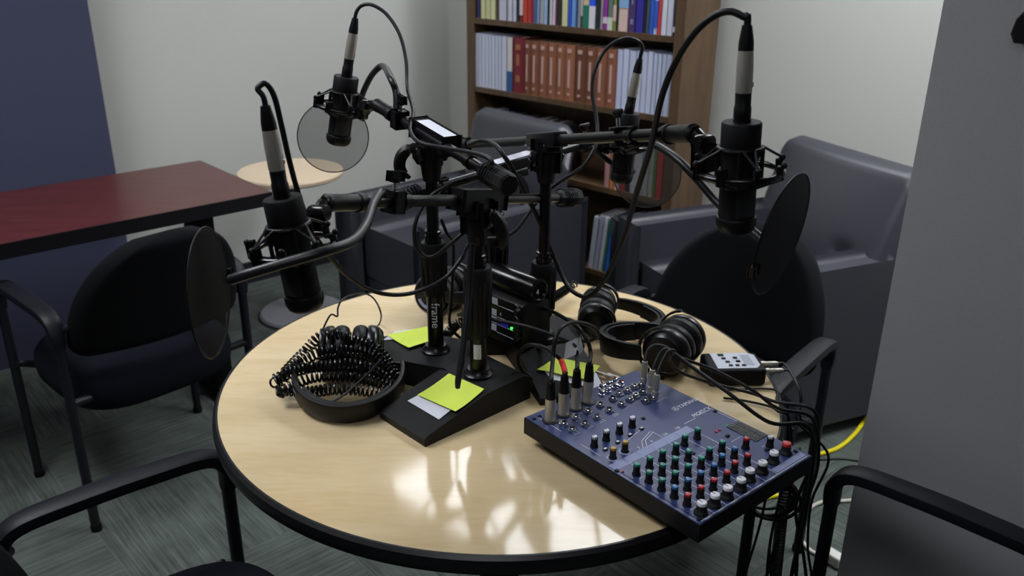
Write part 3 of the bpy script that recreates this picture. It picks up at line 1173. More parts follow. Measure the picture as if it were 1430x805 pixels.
# ================================================================== microphone stands
def stand(pole, bdir, joint, tip, tail, grip, label, hook=None, plate=False, writing=False, sticker=False, knob_dir=None, low_r=.0145, base_len=.235):
    bd = V((bdir[0], bdir[1], 0)).normalized()
    t = thing('microphone_stand', label, 'microphone stand', (pole[0], pole[1], TZ), 'desktop microphone stands')
    P = V((pole[0], pole[1], 0))
    sd = V((-bd.y, bd.x, 0))
    # wedge base
    b = MB()
    wd = .122
    prof = [(-.068, .0), (base_len - .068, .0), (base_len - .066, .014), (base_len - .075, .019), (.035, .047), (-.05, .050), (-.066, .043)]
    fr = []
    for k, s in enumerate((-1, 1)):
        fr.append([b.bm.verts.new(P + bd * x + sd * (s * wd / 2) + V((0, 0, TZ + .0005 + z))) for x, z in prof])
    b.face(fr[0][::-1])
    b.face(fr[1])
    n = len(prof)
    for i in range(n):
        b.face((fr[0][i], fr[0][(i + 1) % n], fr[1][(i + 1) % n], fr[1][i]))
    es = [e for e in b.bm.edges if e.calc_face_angle(0) > .6]
    bmesh.ops.bevel(b.bm, geom=es, offset=.005, segments=3, profile=.5, affect='EDGES', clamp_overlap=True)
    b.build('base', M_base_iron, t, ang=30)
    zb = TZ + .0495
    MP = Matrix.Translation(P)
    MB().lathe([(0, zb), (.026, zb), (.026, zb + .003), (.021, zb + .007), (.019, zb + .012), (0, zb + .012)], MP, 28).build('base_collar', M_satin, t)
    lower = MB()
    lower.cyl(P + V((0, 0, zb)), P + V((0, 0, grip[0] + .01)), low_r, seg=28)
    lp = lower.build('lower_pole', M_satin, t)
    if writing:
        b = MB()
        # reads downwards, wrapped on the pole, facing the camera
        a0 = math.atan2(-P.y, -P.x)
        zt = d(607, 424, P.y - low_r)[2]

        def wrap(x, y):
            a = a0 + (y - .006) / low_r
            rr = low_r + .0004
            return V((P.x + rr * math.cos(a), P.y + rr * math.sin(a), zt - x))
        add_text(b, 'frame', .021, wrap)
        b.build('lettering', M_line, lp)
    if sticker:
        b = MB()
        a0 = math.atan2(-P.y, -P.x)
        rr = low_r + .0005
        z1, z2 = d(662, 477, P.y)[2], d(662, 497, P.y)[2]
        b.grid(lambda u, v: V((P.x + rr * math.cos(a0 + (-.55 + .9 * u)), P.y + rr * math.sin(a0 + (-.55 + .9 * u)), z2 + (z1 - z2) * v)), 8, 3)
        b.build('sticker', M_white, lp)
    g0, g1 = grip
    b = MB()
    b.lathe([(0, g0), (.017, g0), (.020, g0 + .006), (.0205, g0 + (g1 - g0) * .45), (.0235, g1 - .03), (.0235, g1 - .006), (.021, g1), (0, g1)], MP, 30)
    for k in range(12):
        a = 2 * PI * k / 12
        b.tube([P + V((math.cos(a) * .0205, math.sin(a) * .0205, g0 + .012)), P + V((math.cos(a) * .0225, math.sin(a) * .0225, g1 - .02))], .0022, 6)
    b.build('height_grip', M_grip, t)
    jz = joint[2]
    b = MB()
    b.cyl(P + V((0, 0, g1 - .01)), P + V((0, 0, jz - .075)), .0105, seg=24)
    up = b.build('upper_pole', M_satin, t)
    b = MB()
    b.lathe([(.0105, g1 + .001), (.0145, g1 + .001), (.0145, g1 + .012), (.0125, g1 + .013), (.0125, g1 + .016), (.0145, g1 + .017), (.0145, g1 + .021), (.0105, g1 + .022)], MP, 24, caps=False)
    b.build('lock_ring', M_gloss, up)
    # boom direction
    tip, tail, J = V(tip), V(tail), V(joint)
    bdv = (tip - tail).normalized()
    # clutch head: two cheeks around the pole head
    side = bdv.cross(V((0, 0, 1))).normalized()
    b = MB()
    Mh = frame(P + V((0, 0, jz - .075)), (0, 0, 1), side)
    b.lathe([(0, 0), (.0145, 0), (.0165, .012), (.0185, .03), (.0205, .05), (.016, .06), (0, .06)], Mh, 24)
    b.box((0, 0, .047), (.036, .030, .046), Mh, .006, 3)
    ch = b.build('clutch_head', M_blk, t)
    for s in (-1, 1):
        b = MB()
        b.lathe([(0, 0), (.014, 0), (.0145, .004), (.010, .007), (0, .007)], frame(P + V((0, 0, jz - .03)) + side * s * .0215, side * s), 20)
        b.lathe([(0, -.001), (.006, -.001), (.005, .004), (0, .0045)], frame(P + V((0, 0, jz - .03)) + side * s * .0285, side * s), 12)
        b.build('pivot_bolt', M_gloss, ch)
    if hook is not None:
        # curved clutch lever
        hd = V(hook).normalized()
        b = MB()
        c = P + V((0, 0, jz - .032)) + hd * .016
        pts = [c + hd * .004 + V((0, 0, .010)), c + hd * .020 + V((0, 0, .012)), c + hd * .033 + V((0, 0, .000)), c + hd * .037 + V((0, 0, -.018)), c + hd * .030 + V((0, 0, -.034)), c + hd * .024 + V((0, 0, -.030)), ]
        b.strip(catmull(pts, 6), side, .020, lambda u: .016 - .010 * u)
        b.build('clutch_lever', M_blk, t)
    # boom joint housing
    Mj = frame(J, bdv.cross(side) * -1 if bdv.cross(side).z < 0 else bdv.cross(side), bdv)
    b = MB()
    b.box((0, 0, .001), (.118, .030, .027), Mj, .004, 3)
    b.box((0, 0, -.014), (.052, .034, .018), Mj, .005, 3)
    jh = b.build('boom_joint', M_blk, t)
    if plate:
        b = MB()
        b.box((-.004, 0, .0152), (.098, .025, .0012), Mj)
        b.build('white_label', M_white, jh, label='blank white label on the joint')
    b = MB()
    b.cyl(tail, tip, .0088, seg=22)
    b.build('boom_arm', M_satin, t)
    # rear grip on the boom
    b = MB()
    gl = .078
    Mt = frame(tail - bdv * .012, bdv)
    b.lathe([(0, 0), (.0155, 0), (.018, .004), (.018, .030), (.0165, .055), (.0135, gl - .004), (.0105, gl), (0, gl)], Mt, 8)
    for k in range(6):
        b.torus(.0168, .0013, frame(tail + bdv * (.014 + k * .007), bdv), 24, 6)
    b.build('boom_grip', M_grip, t, ang=25)
    for off in (.105, -.16):
        cpos = (tail + bdv * off) if off > 0 else (tip + bdv * off)
        b = MB()
        b.lathe([(.0088, -.007), (.0112, -.007), (.0112, .007), (.0088, .007)], frame(cpos, bdv), 20, caps=False)
        b.box((0, 0, 0), (.026, .007, .013), frame(cpos, bdv, (0, 0, 1)), .002, 2)
        b.build('cable_clip', M_blk, t)
    # tip clutch and mount thread
    b = MB()
    Mk = frame(tip - bdv * .075, bdv)
    b.lathe([(.0088, 0), (.0125, .001), (.0135, .008), (.0135, .014), (.0115, .015), (.0115, .062), (.0125, .064), (.0125, .070), (.007, .074), (0, .074)], Mk, 24)
    b.build('boom_tip_clutch', M_blk, t)
    return t, bdv, side, J


# floor plan of the poles
PZ = TZ + .0495
P1 = g(668, 522, PZ)
P2 = g(609, 489, PZ)
P3 = g(757, 470, PZ)
P4 = g(693, 446, PZ)

MICS = []


def mic_axis(top, bot, Y, dY=0.0):
    return d(top[0], top[1], Y), d(bot[0], bot[1], Y + dY)


m1t, m1b = mic_axis((394, 276), (428, 430), 1.00)
m2t, m2b = mic_axis((484, 107), (472, 201), 1.68)
m3t, m3b = mic_axis((1036, 170), (1027, 322), 1.02)
m4t, m4b = mic_axis((878, 158), (867, 254), 1.78)


def lerp(a, b, k):
    return a + (b - a) * k


def ringpt(t_, b_, k=.38):
    return lerp(t_, b_, k)


R1, R2, R3, R4 = (ringpt(a, b_) for a, b_ in ((m1t, m1b), (m2t, m2b), (m3t, m3b), (m4t, m4b)))

J1 = d(668, 279, P1.y)
J2 = d(607, 191, P2.y)
J3 = d(763, 196, P3.y)
J4 = d(716, 231, P4.y)
T1 = d(452, 284, 1.075)
T2 = d(525, 146, 1.615)
T3 = d(972, 186, 1.085)
T4 = d(846, 192, 1.735)


def tail_of(J, T, px, py):
    """where the boom line, carried on past its joint, comes out at image column px"""
    dv = (J - T)
    best, bk = None, 0
    for k in range(1, 200):
        p = J + dv * (k / 100)
        v = p - V((0, 0, H))
        fw = v.y * math.cos(TH) - v.z * math.sin(TH)
        X = v.x / fw * F + 715
        e = abs(X - px)
        if best is None or e < best:
            best, bk = e, k / 100
    return J + dv * bk


TL1 = tail_of(J1, T1, 800, 272)
TL2 = d(706, 256, 1.24)
TL3 = tail_of(J3, T3, 632, 200)
TL4 = tail_of(J4, T4, 548, 266)

stand(P1, (-.72, -.69), J1, T1, TL1, (d(668, 470, P1.y)[2], d(668, 372, P1.y)[2]), 'black desktop microphone stand at the front, with yellow note on its base', hook=(.5, -.4, 0), sticker=True)
stand(P2, (-.92, .40), J2, T2, TL2, (d(609, 412, P2.y)[2], d(609, 338, P2.y)[2]), 'black desktop microphone stand lettered frame down its pole', hook=(-1, -.15, 0), plate=True, writing=True)
stand(P3, (.30, -.95), J3, T3, TL3, (d(757, 440, P3.y)[2], d(757, 366, P3.y)[2]), 'black desktop microphone stand behind the mixer plugs, its boom reaching right')
stand(P4, (.97, .1), J4, T4, TL4, (d(693, 385, P4.y)[2], d(693, 312, P4.y)[2]), 'black desktop microphone stand at the back, its boom reaching the bookcase side', hook=(1, -.2, 0), plate=True)


# ================================================================== microphones, shock mounts
M_mesh = mat('grille_mesh', '#191a1e', 0.45, metal=0.3, bump=0.9, bscale=1600)


def microphone(T, B, r, label, facing):
    ax = (B - T)
    L = ax.length
    t = thing('condenser_microphone', label, 'microphone', B, 'black condenser microphones')
    Mx = frame(B, -ax, facing)
    zz = lambda k: L * (1 - k)
    b = MB()
    b.lathe([(0, L), (r * .95, L), (r * 1.0, L - .002), (r * 1.0, zz(.30)), (r * .97, zz(.31)), (r * .97, zz(.33)), (r * .93, zz(.34)), (r * .93, zz(.42)), (r * .93, L * .13), (0, L * .13)], Mx, 36)
    b.build('body', M_blkmatte, t)
    b = MB()
    b.lathe([(0, 0), (r * .8, 0), (r * .93, .003), (r * 1.03, .010), (r * 1.03, L * .125), (r * .99, L * .14), (r * .9, L * .142), (0, L * .142)], Mx, 36)
    b.build('end_cap', M_blk, t)
    for s in (-1, 1):
        b = MB()

        def fn(u, v, s=s):
            a = (0 if s > 0 else PI) - .62 + 1.24 * u
            rr = r * .93 + .0012
            return Mx @ V((rr * math.cos(a), rr * math.sin(a), L * .17 + (zz(.47) - L * .17) * v))
        b.grid(fn, 10, 8)
        b.build('grille', M_mesh, t)
    b = MB()
    b.lathe([(0, L), (r * .45, L), (r * .45, L + .003), (0, L + .003)], Mx, 20)
    b.build('connector_socket', M_gloss, t)
    return Mx, L


def shock_mount(T, B, r, tip, label, R=.050):
    ax = (T - B).normalized()
    L = (T - B).length
    c = B + ax * (L * .63)
    t = thing('shock_mount', label, 'shock mount', c, 'spider shock mounts')
    to = (tip - c)
    to = (to - ax * to.dot(ax)).normalized()
    Mx = frame(c, ax, to)
    b = MB()
    b.torus(R, .0042, Mx @ Matrix.Translation(V((0, 0, -.010))), 56, 10)
    b.build('outer_ring', M_gloss, t)
    b = MB()
    b.torus(r * 1.08, .0026, Mx @ Matrix.Translation(V((0, 0, .019))), 40, 8)
    b.torus(r * 1.08, .0026, Mx @ Matrix.Translation(V((0, 0, -.025))), 40, 8)
    for k in range(4):
        a = PI / 4 + k * PI / 2
        p = V((math.cos(a) * r * 1.1, math.sin(a) * r * 1.1, 0))
        b.cyl(Mx @ (p + V((0, 0, -.026))), Mx @ (p + V((0, 0, .020))), .0028, seg=8)
    b.build('inner_cage', M_blk, t)
    for k in range(8):
        a = PI / 8 + k * PI / 4
        p = V((math.cos(a), math.sin(a), 0))
        b = MB()
        b.box((0, 0, 0), (.008, .007, .017), Mx @ Matrix.Translation(p * R + V((0, 0, -.006))) @ Matrix.Rotation(a, 4, 'Z'), .002, 2)
        b.ball(Mx @ (p * (R + .004) + V((0, 0, .003))), .0040, 8)
        b.build('hook_clip', M_blk, t)
        b = MB()
        pts = []
        for s in (-1, 1):
            a2 = a + s * .28
            z = .020 if k % 2 else -.026
            pts.append(V((math.cos(a2), math.sin(a2), 0)) * (r * 1.12) + V((0, 0, z)))
        pm = p * (R + .004) + V((0, 0, .003 if k % 2 else -.013))
        b.tube([Mx @ pts[0], Mx @ lerp(pts[0], pm, .97), Mx @ pm, Mx @ lerp(pts[1], pm, .97), Mx @ pts[1]], .0016, 6)
        b.build('elastic_cord', M_rubber, t)
    # swivel to the boom tip
    b = MB()
    p0 = Mx @ V((R, 0, -.004))
    b.box((R + .008, 0, -.004), (.02, .022, .026), Mx, .004, 2)
    mid = lerp(p0, tip, .5) + V((0, 0, .004))
    b.tube(catmull([Mx @ V((R + .010, 0, -.004)), mid, tip + V((0, 0, 0))], 6), .0085, 14)
    b.lathe([(0, -.013), (.0095, -.013), (.011, -.009), (.011, .009), (.0095, .013), (0, .013)], frame(mid, to.cross(ax), ax), 18)
    b.build('swivel', M_gloss, t)
    return t


RM = .0235
specs = [(m1t, m1b, T1, (.35, 1, 0), 'black condenser microphone hanging at the left front over the table edge', 'black spider shock mount around the left front microphone'),
         (m2t, m2b, T2, (.4, -1, 0), 'black condenser microphone in front of the pale round pop screen', 'black spider shock mount around the microphone by the corner wall'),
         (m3t, m3b, T3, (.35, -1, 0), 'black condenser microphone hanging in front of the right armchair', 'black spider shock mount around the microphone before the right armchair'),
         (m4t, m4b, T4, (-1, .2, 0), 'black condenser microphone hanging in front of the bookcase', 'black spider shock mount around the microphone before the bookcase')]
MX = []
for tp, bt, tip, fc, lab, lab2 in specs:
    MX.append(microphone(tp, bt, RM, lab, fc))
    shock_mount(tp, bt, RM, tip, lab2)


# ================================================================== microphone cables (plug and cord move together)
def px_path(pts):
    """(px, py, Y) triples to points"""
    return [d(*p) for p in pts]


def xlr(t, P, ax, up_len=1.0, sc=1.0):
    """female cable plug: black sleeve, nickel barrel, tapered boot; P is the socket end"""
    Mx = frame(P, ax) @ Matrix.Diagonal(V((1, 1, .87, 1)))
    MB().lathe([(0, 0), (.0098 * sc, 0), (.0102 * sc, .002), (.0102 * sc, .016), (.0093 * sc, .018), (.0093 * sc, .036), (0, .036)], Mx, 24).build('plug_sleeve', M_blk, t)
    b = MB()
    b.lathe([(0, .0355), (.0095 * sc, .0355), (.0098 * sc, .037), (.0098 * sc, .070), (.0088 * sc, .090), (0, .090)], Mx, 24)
    b.box((.0097 * sc, 0, .046), (.0025, .005, .007), Mx, .0008, 1)
    b.build('plug_barrel', M_nickel, t)
    MB().lathe([(0, .0895), (.0088 * sc, .0895), (.0086 * sc, .100), (.0062 * sc, .118), (.0056 * sc, .122), (0, .122)], Mx, 24).build('plug_boot', M_blk, t)
    return P + V(ax).normalized() * .103


def mic_cable(label, T, B, path, r=.0034, ax=None):
    a = ax if ax is not None else (T - B).normalized()
    t = thing('microphone_cable', label, 'cable', T, 'black microphone cables')
    P = T + V(a).normalized() * .0028
    e = xlr(t, P, a)
    b = MB()
    pts = [e - V(a).normalized() * .01, e + V(a).normalized() * .012] + px_path(path)
    b.tube(catmull(pts, 10), r, 10)
    b.build('cord', M_rubber, t)
    return t


ax1 = (d(359, 145, 1.0) - d(381, 262, 1.0)).normalized()
mic_cable('black microphone cable looping from the left front microphone down behind the stand lettered frame', m1t, m1b,
          [(360, 124, 1.0), (371, 117, 1.005), (383, 135, 1.01), (393, 175, 1.02), (405, 228, 1.04), (419, 278, 1.07), (436, 322, 1.10), (458, 355, 1.12), (482, 382, 1.15), (514, 404, 1.19), (549, 412, 1.22), (585, 407, 1.25), (621, 389, 1.28), (645, 360, 1.30), (652, 346, 1.33), (660, 338, 1.375), (676, 334, 1.40), (700, 333, 1.42)], ax=ax1)
ax2 = (d(499, 20, 1.68) - d(487, 100, 1.68)).normalized()
mic_cable('black microphone cable looping over the microphone by the corner wall and along its boom', m2t, m2b,
          [(505, 8, 1.68), (520, 7, 1.67), (540, 20, 1.66), (558, 48, 1.64), (567, 84, 1.62), (569, 123, 1.59), (577, 155, 1.515), (573, 181, 1.45), (584, 198, 1.40), (611, 205, 1.36), (652, 212, 1.28), (676, 218, 1.24), (687, 226, 1.225), (683, 234, 1.23)], r=.0034, ax=ax2)
ax3 = (d(1043, 38, 1.02) - d(1036, 165, 1.02)).normalized()
mic_cable('black microphone cable hanging in a long loop from the right microphone', m3t, m3b,
          [(1040, 24, 1.02), (1020, 16, 1.025), (998, 22, 1.035), (972, 44, 1.05), (945, 84, 1.08), (924, 136, 1.11), (909, 204, 1.16), (890, 266, 1.21), (870, 334, 1.28), (846, 388, 1.35), (828, 410, 1.40), (812, 414, 1.45), (791, 397, 1.49), (770, 350, 1.51), (750, 303, 1.50), (723, 250, 1.50), (700, 212, 1.50), (687, 200, 1.55), (672, 197, 1.60), (655, 203, 1.62)], r=.0042, ax=ax3)
ax4 = (d(899, 80, 1.78) - d(884, 152, 1.78)).normalized()
mic_cable('black microphone cable arching in front of the white volumes on the bookcase', m4t, m4b,
          [(897, 66, 1.78), (890, 57, 1.775), (872, 54, 1.77), (847, 68, 1.76), (831, 97, 1.75), (827, 128, 1.74), (833, 166, 1.72), (834, 190, 1.70), (829, 210, 1.68), (812, 234, 1.67), (779, 256, 1.66), (752, 280, 1.65), (737, 300, 1.64), (718, 324, 1.62), (690, 335, 1.60), (672, 345, 1.58), (655, 372, 1.56), (650, 420, 1.55)], r=.0038, ax=ax4)

# loose loops between the stands
b = MB()
b.tube(catmull(px_path([(652, 250, 1.44), (628, 258, 1.43), (604, 272, 1.42), (588, 292, 1.41), (579, 318, 1.40), (581, 343, 1.40), (592, 357, 1.40), (606, 358, 1.395), (624, 345, 1.39), (644, 328, 1.39), (660, 314, 1.40), (680, 306, 1.42)]), 10), .0034, 10)
tag(origin_to_base(b.build('loose_cable', M_rubber)), 'black cable forming a small loop beside the frame lettered pole', 'cable')
b = MB()
b.tube(catmull(px_path([(616, 306, 1.47), (624, 326, 1.47), (632, 340, 1.48), (633, 370, 1.49), (630, 420, 1.49), (628, 452, 1.50), (640, 470, 1.51), (655, 476, 1.52)]), 10), .003, 10)
tag(origin_to_base(b.build('loose_cable', M_rubber)), 'thin black cable dropping behind the frame lettered pole', 'cable')
b = MB()
pp = px_path([(660, 340, 1.30), (657, 372, 1.295), (655, 410, 1.285), (650, 455, 1.265), (645, 500, 1.245), (640, 530, 1.232), (639, 543, 1.228)])
b.tube(catmull(pp, 8), [.0052] * 8 * 5 + [.0052 - .0012 * k / 8 for k in range(8)] + [.003], 12)
tag(origin_to_base(b.build('cable_strap', M_rubber2)), 'black tapered cable end hanging over the front yellow note', 'cable')

# ================================================================== pop filters
def pop_filter(label, clampJ, bdv, goose, C, nrm, rad, dens, side=None, knob_up=V((0, 0, 1))):
    t = thing('pop_filter', label, 'pop filter', C, 'gooseneck pop filters')
    nrm = V(nrm).normalized()
    Mc = frame(clampJ, knob_up - bdv * knob_up.dot(bdv), bdv)
    b = MB()
    b.box((0, 0, .0115), (.020, .023, .006), Mc, .0015, 2)
    b.box((0, 0, -.0115), (.020, .023, .006), Mc, .0015, 2)
    b.box((0, .0125, 0), (.020, .004, .029), Mc, .0012, 1)
    b.build('clamp', M_satin, t)
    b = MB()
    b.cyl(Mc @ V((0, 0, .012)), Mc @ V((0, 0, .031)), .0028, seg=10)
    b.build('clamp_screw', M_chrome, t)
    b = MB()
    b.box((0, 0, .036), (.027, .007, .009), Mc, .003, 3)
    b.lathe([(0, .027), (.007, .027), (.007, .033), (0, .033)], Mc, 14)
    b.build('wing_knob', M_blk, t)
    b = MB()
    path = catmull(goose, 12)
    b.tube(path, .0062, 12)
    b.build('gooseneck', M_rubber2, t)
    # screen with two rims
    xh = V(goose[-1]) - C if side is None else V(side)
    Ms = frame(C, nrm, xh)
    b = MB()
    b.torus(rad, .0013, Ms, 72, 8)
    b.box((rad, 0, 0), (.012, .014, .008), Ms, .002, 2)
    b.build('hoop', M_blk, t)
    me = bpy.data.meshes.new('screen')
    bm = bmesh.new()
    uvl = bm.loops.layers.uv.new('UVMap')
    inv = WM[t.name].inverted()
    for s in (.0011, -.0011):
        c_ = bm.verts.new(inv @ (Ms @ V((0, 0, s))))
        loc = {c_: (0, 0)}
        rg = []
        for k in range(72):
            a = 2 * PI * k / 72
            v = bm.verts.new(inv @ (Ms @ V((rad * math.cos(a), rad * math.sin(a), s))))
            loc[v] = (rad * math.cos(a), rad * math.sin(a))
            rg.append(v)
        for k in range(72):
            f = bm.faces.new((c_, rg[k], rg[(k + 1) % 72]))
            f.smooth = True
            for l in f.loops:
                l[uvl].uv = loc[l.vert]
    bm.to_mesh(me)
    bm.free()
    me.materials.append(SCREENS[dens])
    o = bpy.data.objects.new('screen', me)
    COL.objects.link(o)
    o.parent = t
    WM[o.name] = WM[t.name]
    return t


def dirof(T, TL):
    return (T - TL).normalized()


def on_boom(T, TL, px):
    best = None
    for k in range(0, 401):
        p = lerp(T, TL, k / 400)
        v = p - V((0, 0, H))
        fw = v.y * math.cos(TH) - v.z * math.sin(TH)
        e = abs(v.x / fw * F + 715 - px)
        if best is None or e < best[0]:
            best = (e, p)
    return best[1]


PF = .0775
k1 = on_boom(T1, TL1, 548)
C1 = d(293, 409, 0.955)
e1 = d(322, 391, 0.93)
pop_filter('black pop filter seen nearly edge on at far left, in front of the desk chair', k1, dirof(T1, TL1),
           [k1 + V((-.010, -.016, .006)), d(533, 269, 1.16), d(522, 284, 1.12), d(511, 315, 1.05), d(492, 337, .99), d(452, 352, .945), d(400, 367, .93), d(350, 382, .925), e1], C1, tilted_normal(292, 408, 5, .30), PF, .46, side=view_axes(292, 408)[1])
k2 = on_boom(T2, TL2, 557)
C2 = d(465, 191, 1.90)
pop_filter('translucent grey pop filter screen behind the microphone by the corner wall', k2, dirof(T2, TL2),
           [k2 + V((-.006, 0, .018)), d(553, 128, k2.y + .01), d(545, 108, k2.y + .03), d(536, 93, 1.70), d(527, 96, 1.74), d(515, 112, 1.80), d(504, 140, 1.86), d(507, 162, 1.90)], C2, (.05, -1, .32), PF, .32)
k3 = on_boom(T3, TL3, 862)
C3 = d(1092, 328, 1.08)
e3 = d(1066, 336, 1.06)
pop_filter('black pop filter seen nearly edge on in front of the right armchair', k3, dirof(T3, TL3),
           [k3 + V((.01, .004, -.016)), d(890, 200, k3.y), d(915, 203, 1.27), d(945, 222, 1.22), d(975, 252, 1.18), d(1005, 286, 1.14), d(1040, 314, 1.09), e3], C3, tilted_normal(1092, 328, 13, .27), PF * 1.06, .78, side=-view_axes(1092, 328)[1])
k4 = on_boom(T4, TL4, 815)
C4 = d(904, 242, 1.93)
pop_filter('dark pop filter behind the microphone hanging before the bookcase', k4, dirof(T4, TL4),
           [k4 + V((.0, .004, -.016)), d(826, 207, k4.y), d(838, 216, 1.76), d(852, 226, 1.80), d(866, 234, 1.86), d(878, 238, 1.915), d(884, 240, 1.93)], C4, (.05, -1, .3), PF, .40)

# ================================================================== sticky notes and white slips on the bases
def paper(name, corners, m, label, cat, curl=0.006, group=None):
    """corners: back-left, back-right, front-right, front-left in world"""
    b = MB()
    A, B_, C_, D_ = [V(c) for c in corners]

    def fn(u, v):
        p = lerp(lerp(A, B_, u), lerp(D_, C_, u), v)
        return p + V((0, 0, curl * ((2 * v - 1) ** 2) * .5 + curl * .6 * max(0, v - .6) * u))
    b.grid(fn, 10, 10, thick=.0003)
    return tag(origin_to_base(b.build(name, m)), label, cat, group)


def base_z(P, bd, p, wd=.122):
    """height of the wedge top under p"""
    bd = V((bd[0], bd[1], 0)).normalized()
    x = (V((p[0], p[1], 0)) - V((P[0], P[1], 0))).dot(bd)
    if x < .035:
        return TZ + .0505
    return TZ + .0505 + (x - .035) / (.160 - .035) * (.019 - .047) - .003


def on_base(P, bd, px, py, lift):
    z = TZ + .04
    for _ in range(6):
        p = g(px, py, z)
        z = base_z(P, bd, p) + lift
    return g(px, py, z)


bd1 = (-.72, -.69)
n1 = [on_base(P1, bd1, *p, .0035) for p in [(627, 523), (676, 545), (636, 577), (583, 553)]]
w1 = [on_base(P1, bd1, *p, .0012) for p in [(600, 545), (655, 573), (613, 586), (569, 562)]]
paper('paper_slip', [on_base(P1, bd1, *p, .0012) for p in [(632, 527), (670, 541), (613, 586), (569, 560)]], M_white, 'white paper slip under the yellow note on the front stand base', 'paper', .0)
paper('sticky_note', n1, M_note, 'yellow sticky note on the base of the front stand', 'sticky note', .004)
bd2 = (-.92, .40)
paper('paper_slip', [on_base(P2, bd2, *p, .0012) for p in [(552, 463), (592, 458), (583, 472), (535, 475)]], M_white, 'white paper slip under the yellow note beside the frame lettered pole', 'paper', .0)
paper('sticky_note', [on_base(P2, bd2, *p, .0035) for p in [(541, 469), (598, 457), (601, 478), (571, 487)]], M_note, 'yellow sticky note beside the pole lettered frame', 'sticky note', .004)
bd3 = (.30, -.95)
paper('paper_slip', [on_base(P3, bd3, *p, .0012) for p in [(755, 512), (832, 520), (845, 545), (770, 530)]], M_white, 'white paper slip under the yellow note behind the mixer plugs', 'paper', .0)
paper('sticky_note', [on_base(P3, bd3, *p, .0035) for p in [(775, 500), (838, 512), (820, 532), (750, 517)]], M_note, 'yellow sticky note on the base behind the mixer plugs', 'sticky note', .003)
# ================================================================== mixing desk
MC = V((0.2329, 1.1534, TZ))
MA = math.radians(40)
MM = Matrix.Translation(MC) @ Matrix.Rotation(MA, 4, 'Z') @ Matrix.Diagonal(V((1.0216, 1.0216, 1, 1)))
t = thing('mixing_desk', 'navy blue audio mixer with rows of coloured knobs at the right table edge', 'mixer', MC, None, 0.0)
HX, HR, HF, HT = 0.1265, 0.172, 0.172, 0.050
b = MB()
b.prism([(-HX, -HF), (HX, -HF), (HX, HR), (-HX, HR)], 0.021, HT - .0012, MM, chamfer=.0)
b.build('case', M_mixbody, t)
b = MB()
lo_ = [(-HX + .024, -HF + .040), (HX - .024, -HF + .040), (HX - .024, HR - .024), (-HX + .024, HR - .024)]
hi_ = [(-HX + .002, -HF + .002), (HX - .002, -HF + .002), (HX - .002, HR - .002), (-HX + .002, HR - .002)]
A_ = [b.bm.verts.new(MM @ V((x, y, .0025))) for x, y in lo_]
B_ = [b.bm.verts.new(MM @ V((x, y, .0215))) for x, y in hi_]
for i in range(4):
    b.face((A_[i], A_[(i + 1) % 4], B_[(i + 1) % 4], B_[i]))
b.face(A_[::-1])
b.face(B_)
b.build('under_case', M_mixbody, t)
for x, y in ((-.07, .115), (.07, .115), (-.07, -.05)):
    MB().lathe([(0, 0.0002), (.009, 0.0002), (.010, .004), (0, .004)], MM @ Matrix.Translation(V((x, y, .0))), 16).build('rubber_foot', M_rubber, t)
b = MB()
b.prism([(-HX + .0008, -HF + .0008), (HX - .0008, -HF + .0008), (HX - .0008, HR - .0008), (-HX + .0008, HR - .0008)], HT - .0015, HT, MM, chamfer=.0006)
panel = b.build('top_panel', M_mixtop, t)


def onp(x, l, z=0.0):
    return MM @ V((x, -l, HT + z))


PRT = 0.00025


def line(b, x0, l0, x1, l1, w=.0008):
    p, q = V((x0, -l0, 0)), V((x1, -l1, 0))
    dv = (q - p).normalized()
    n = V((-dv.y, dv.x, 0)) * w / 2
    z = V((0, 0, HT + PRT))
    b.face([b.bm.verts.new(MM @ (c + z)) for c in (p - n, q - n, q + n, p + n)])


def patch(b, x0, l0, x1, l1, z=PRT):
    b.face([b.bm.verts.new(MM @ V((x, -l, HT + z))) for x, l in ((x0, l0), (x1, l0), (x1, l1), (x0, l1))])


b = MB()
CH = [-.106, -.079, -.052, -.023, .005, .034]
for i, x in enumerate(CH):
    line(b, x - .0135, .017, x - .0135, .168)
    for l in (.05, .073, .096, .118, .140):
        if i >= 4 and l in (.05, .073):
            continue
        line(b, x - .006, l + .004, x + .006, l + .004, .0005)
    for k in range(5):
        patch(b, x - .007 + k * .003, .0685 - .0008 + (.0) , x - .007 + k * .003 + .0016, .0685)
    for k in range(4):
        patch(b, x - .006 + k * .003, .1615 + .007, x - .006 + k * .003 + .0018, .1615 + .0078)
line(b, .048, .017, .048, .168)
line(b, -.1195, .017, -.1195, .168)
line(b, -.12, .168, .12, .168)
line(b, .051, -.002, .078, -.002)
line(b, .136, -.004, .12, .05)if False else None
line(b, .121, -.004, .121, .05)
line(b, -.11, -.156, -.11, -.105)
line(b, -.112, -.060, -.112, -.02)
line(b, -.004, -.018, -.004, .003)
line(b, -.06, -.022, -.004, -.035)
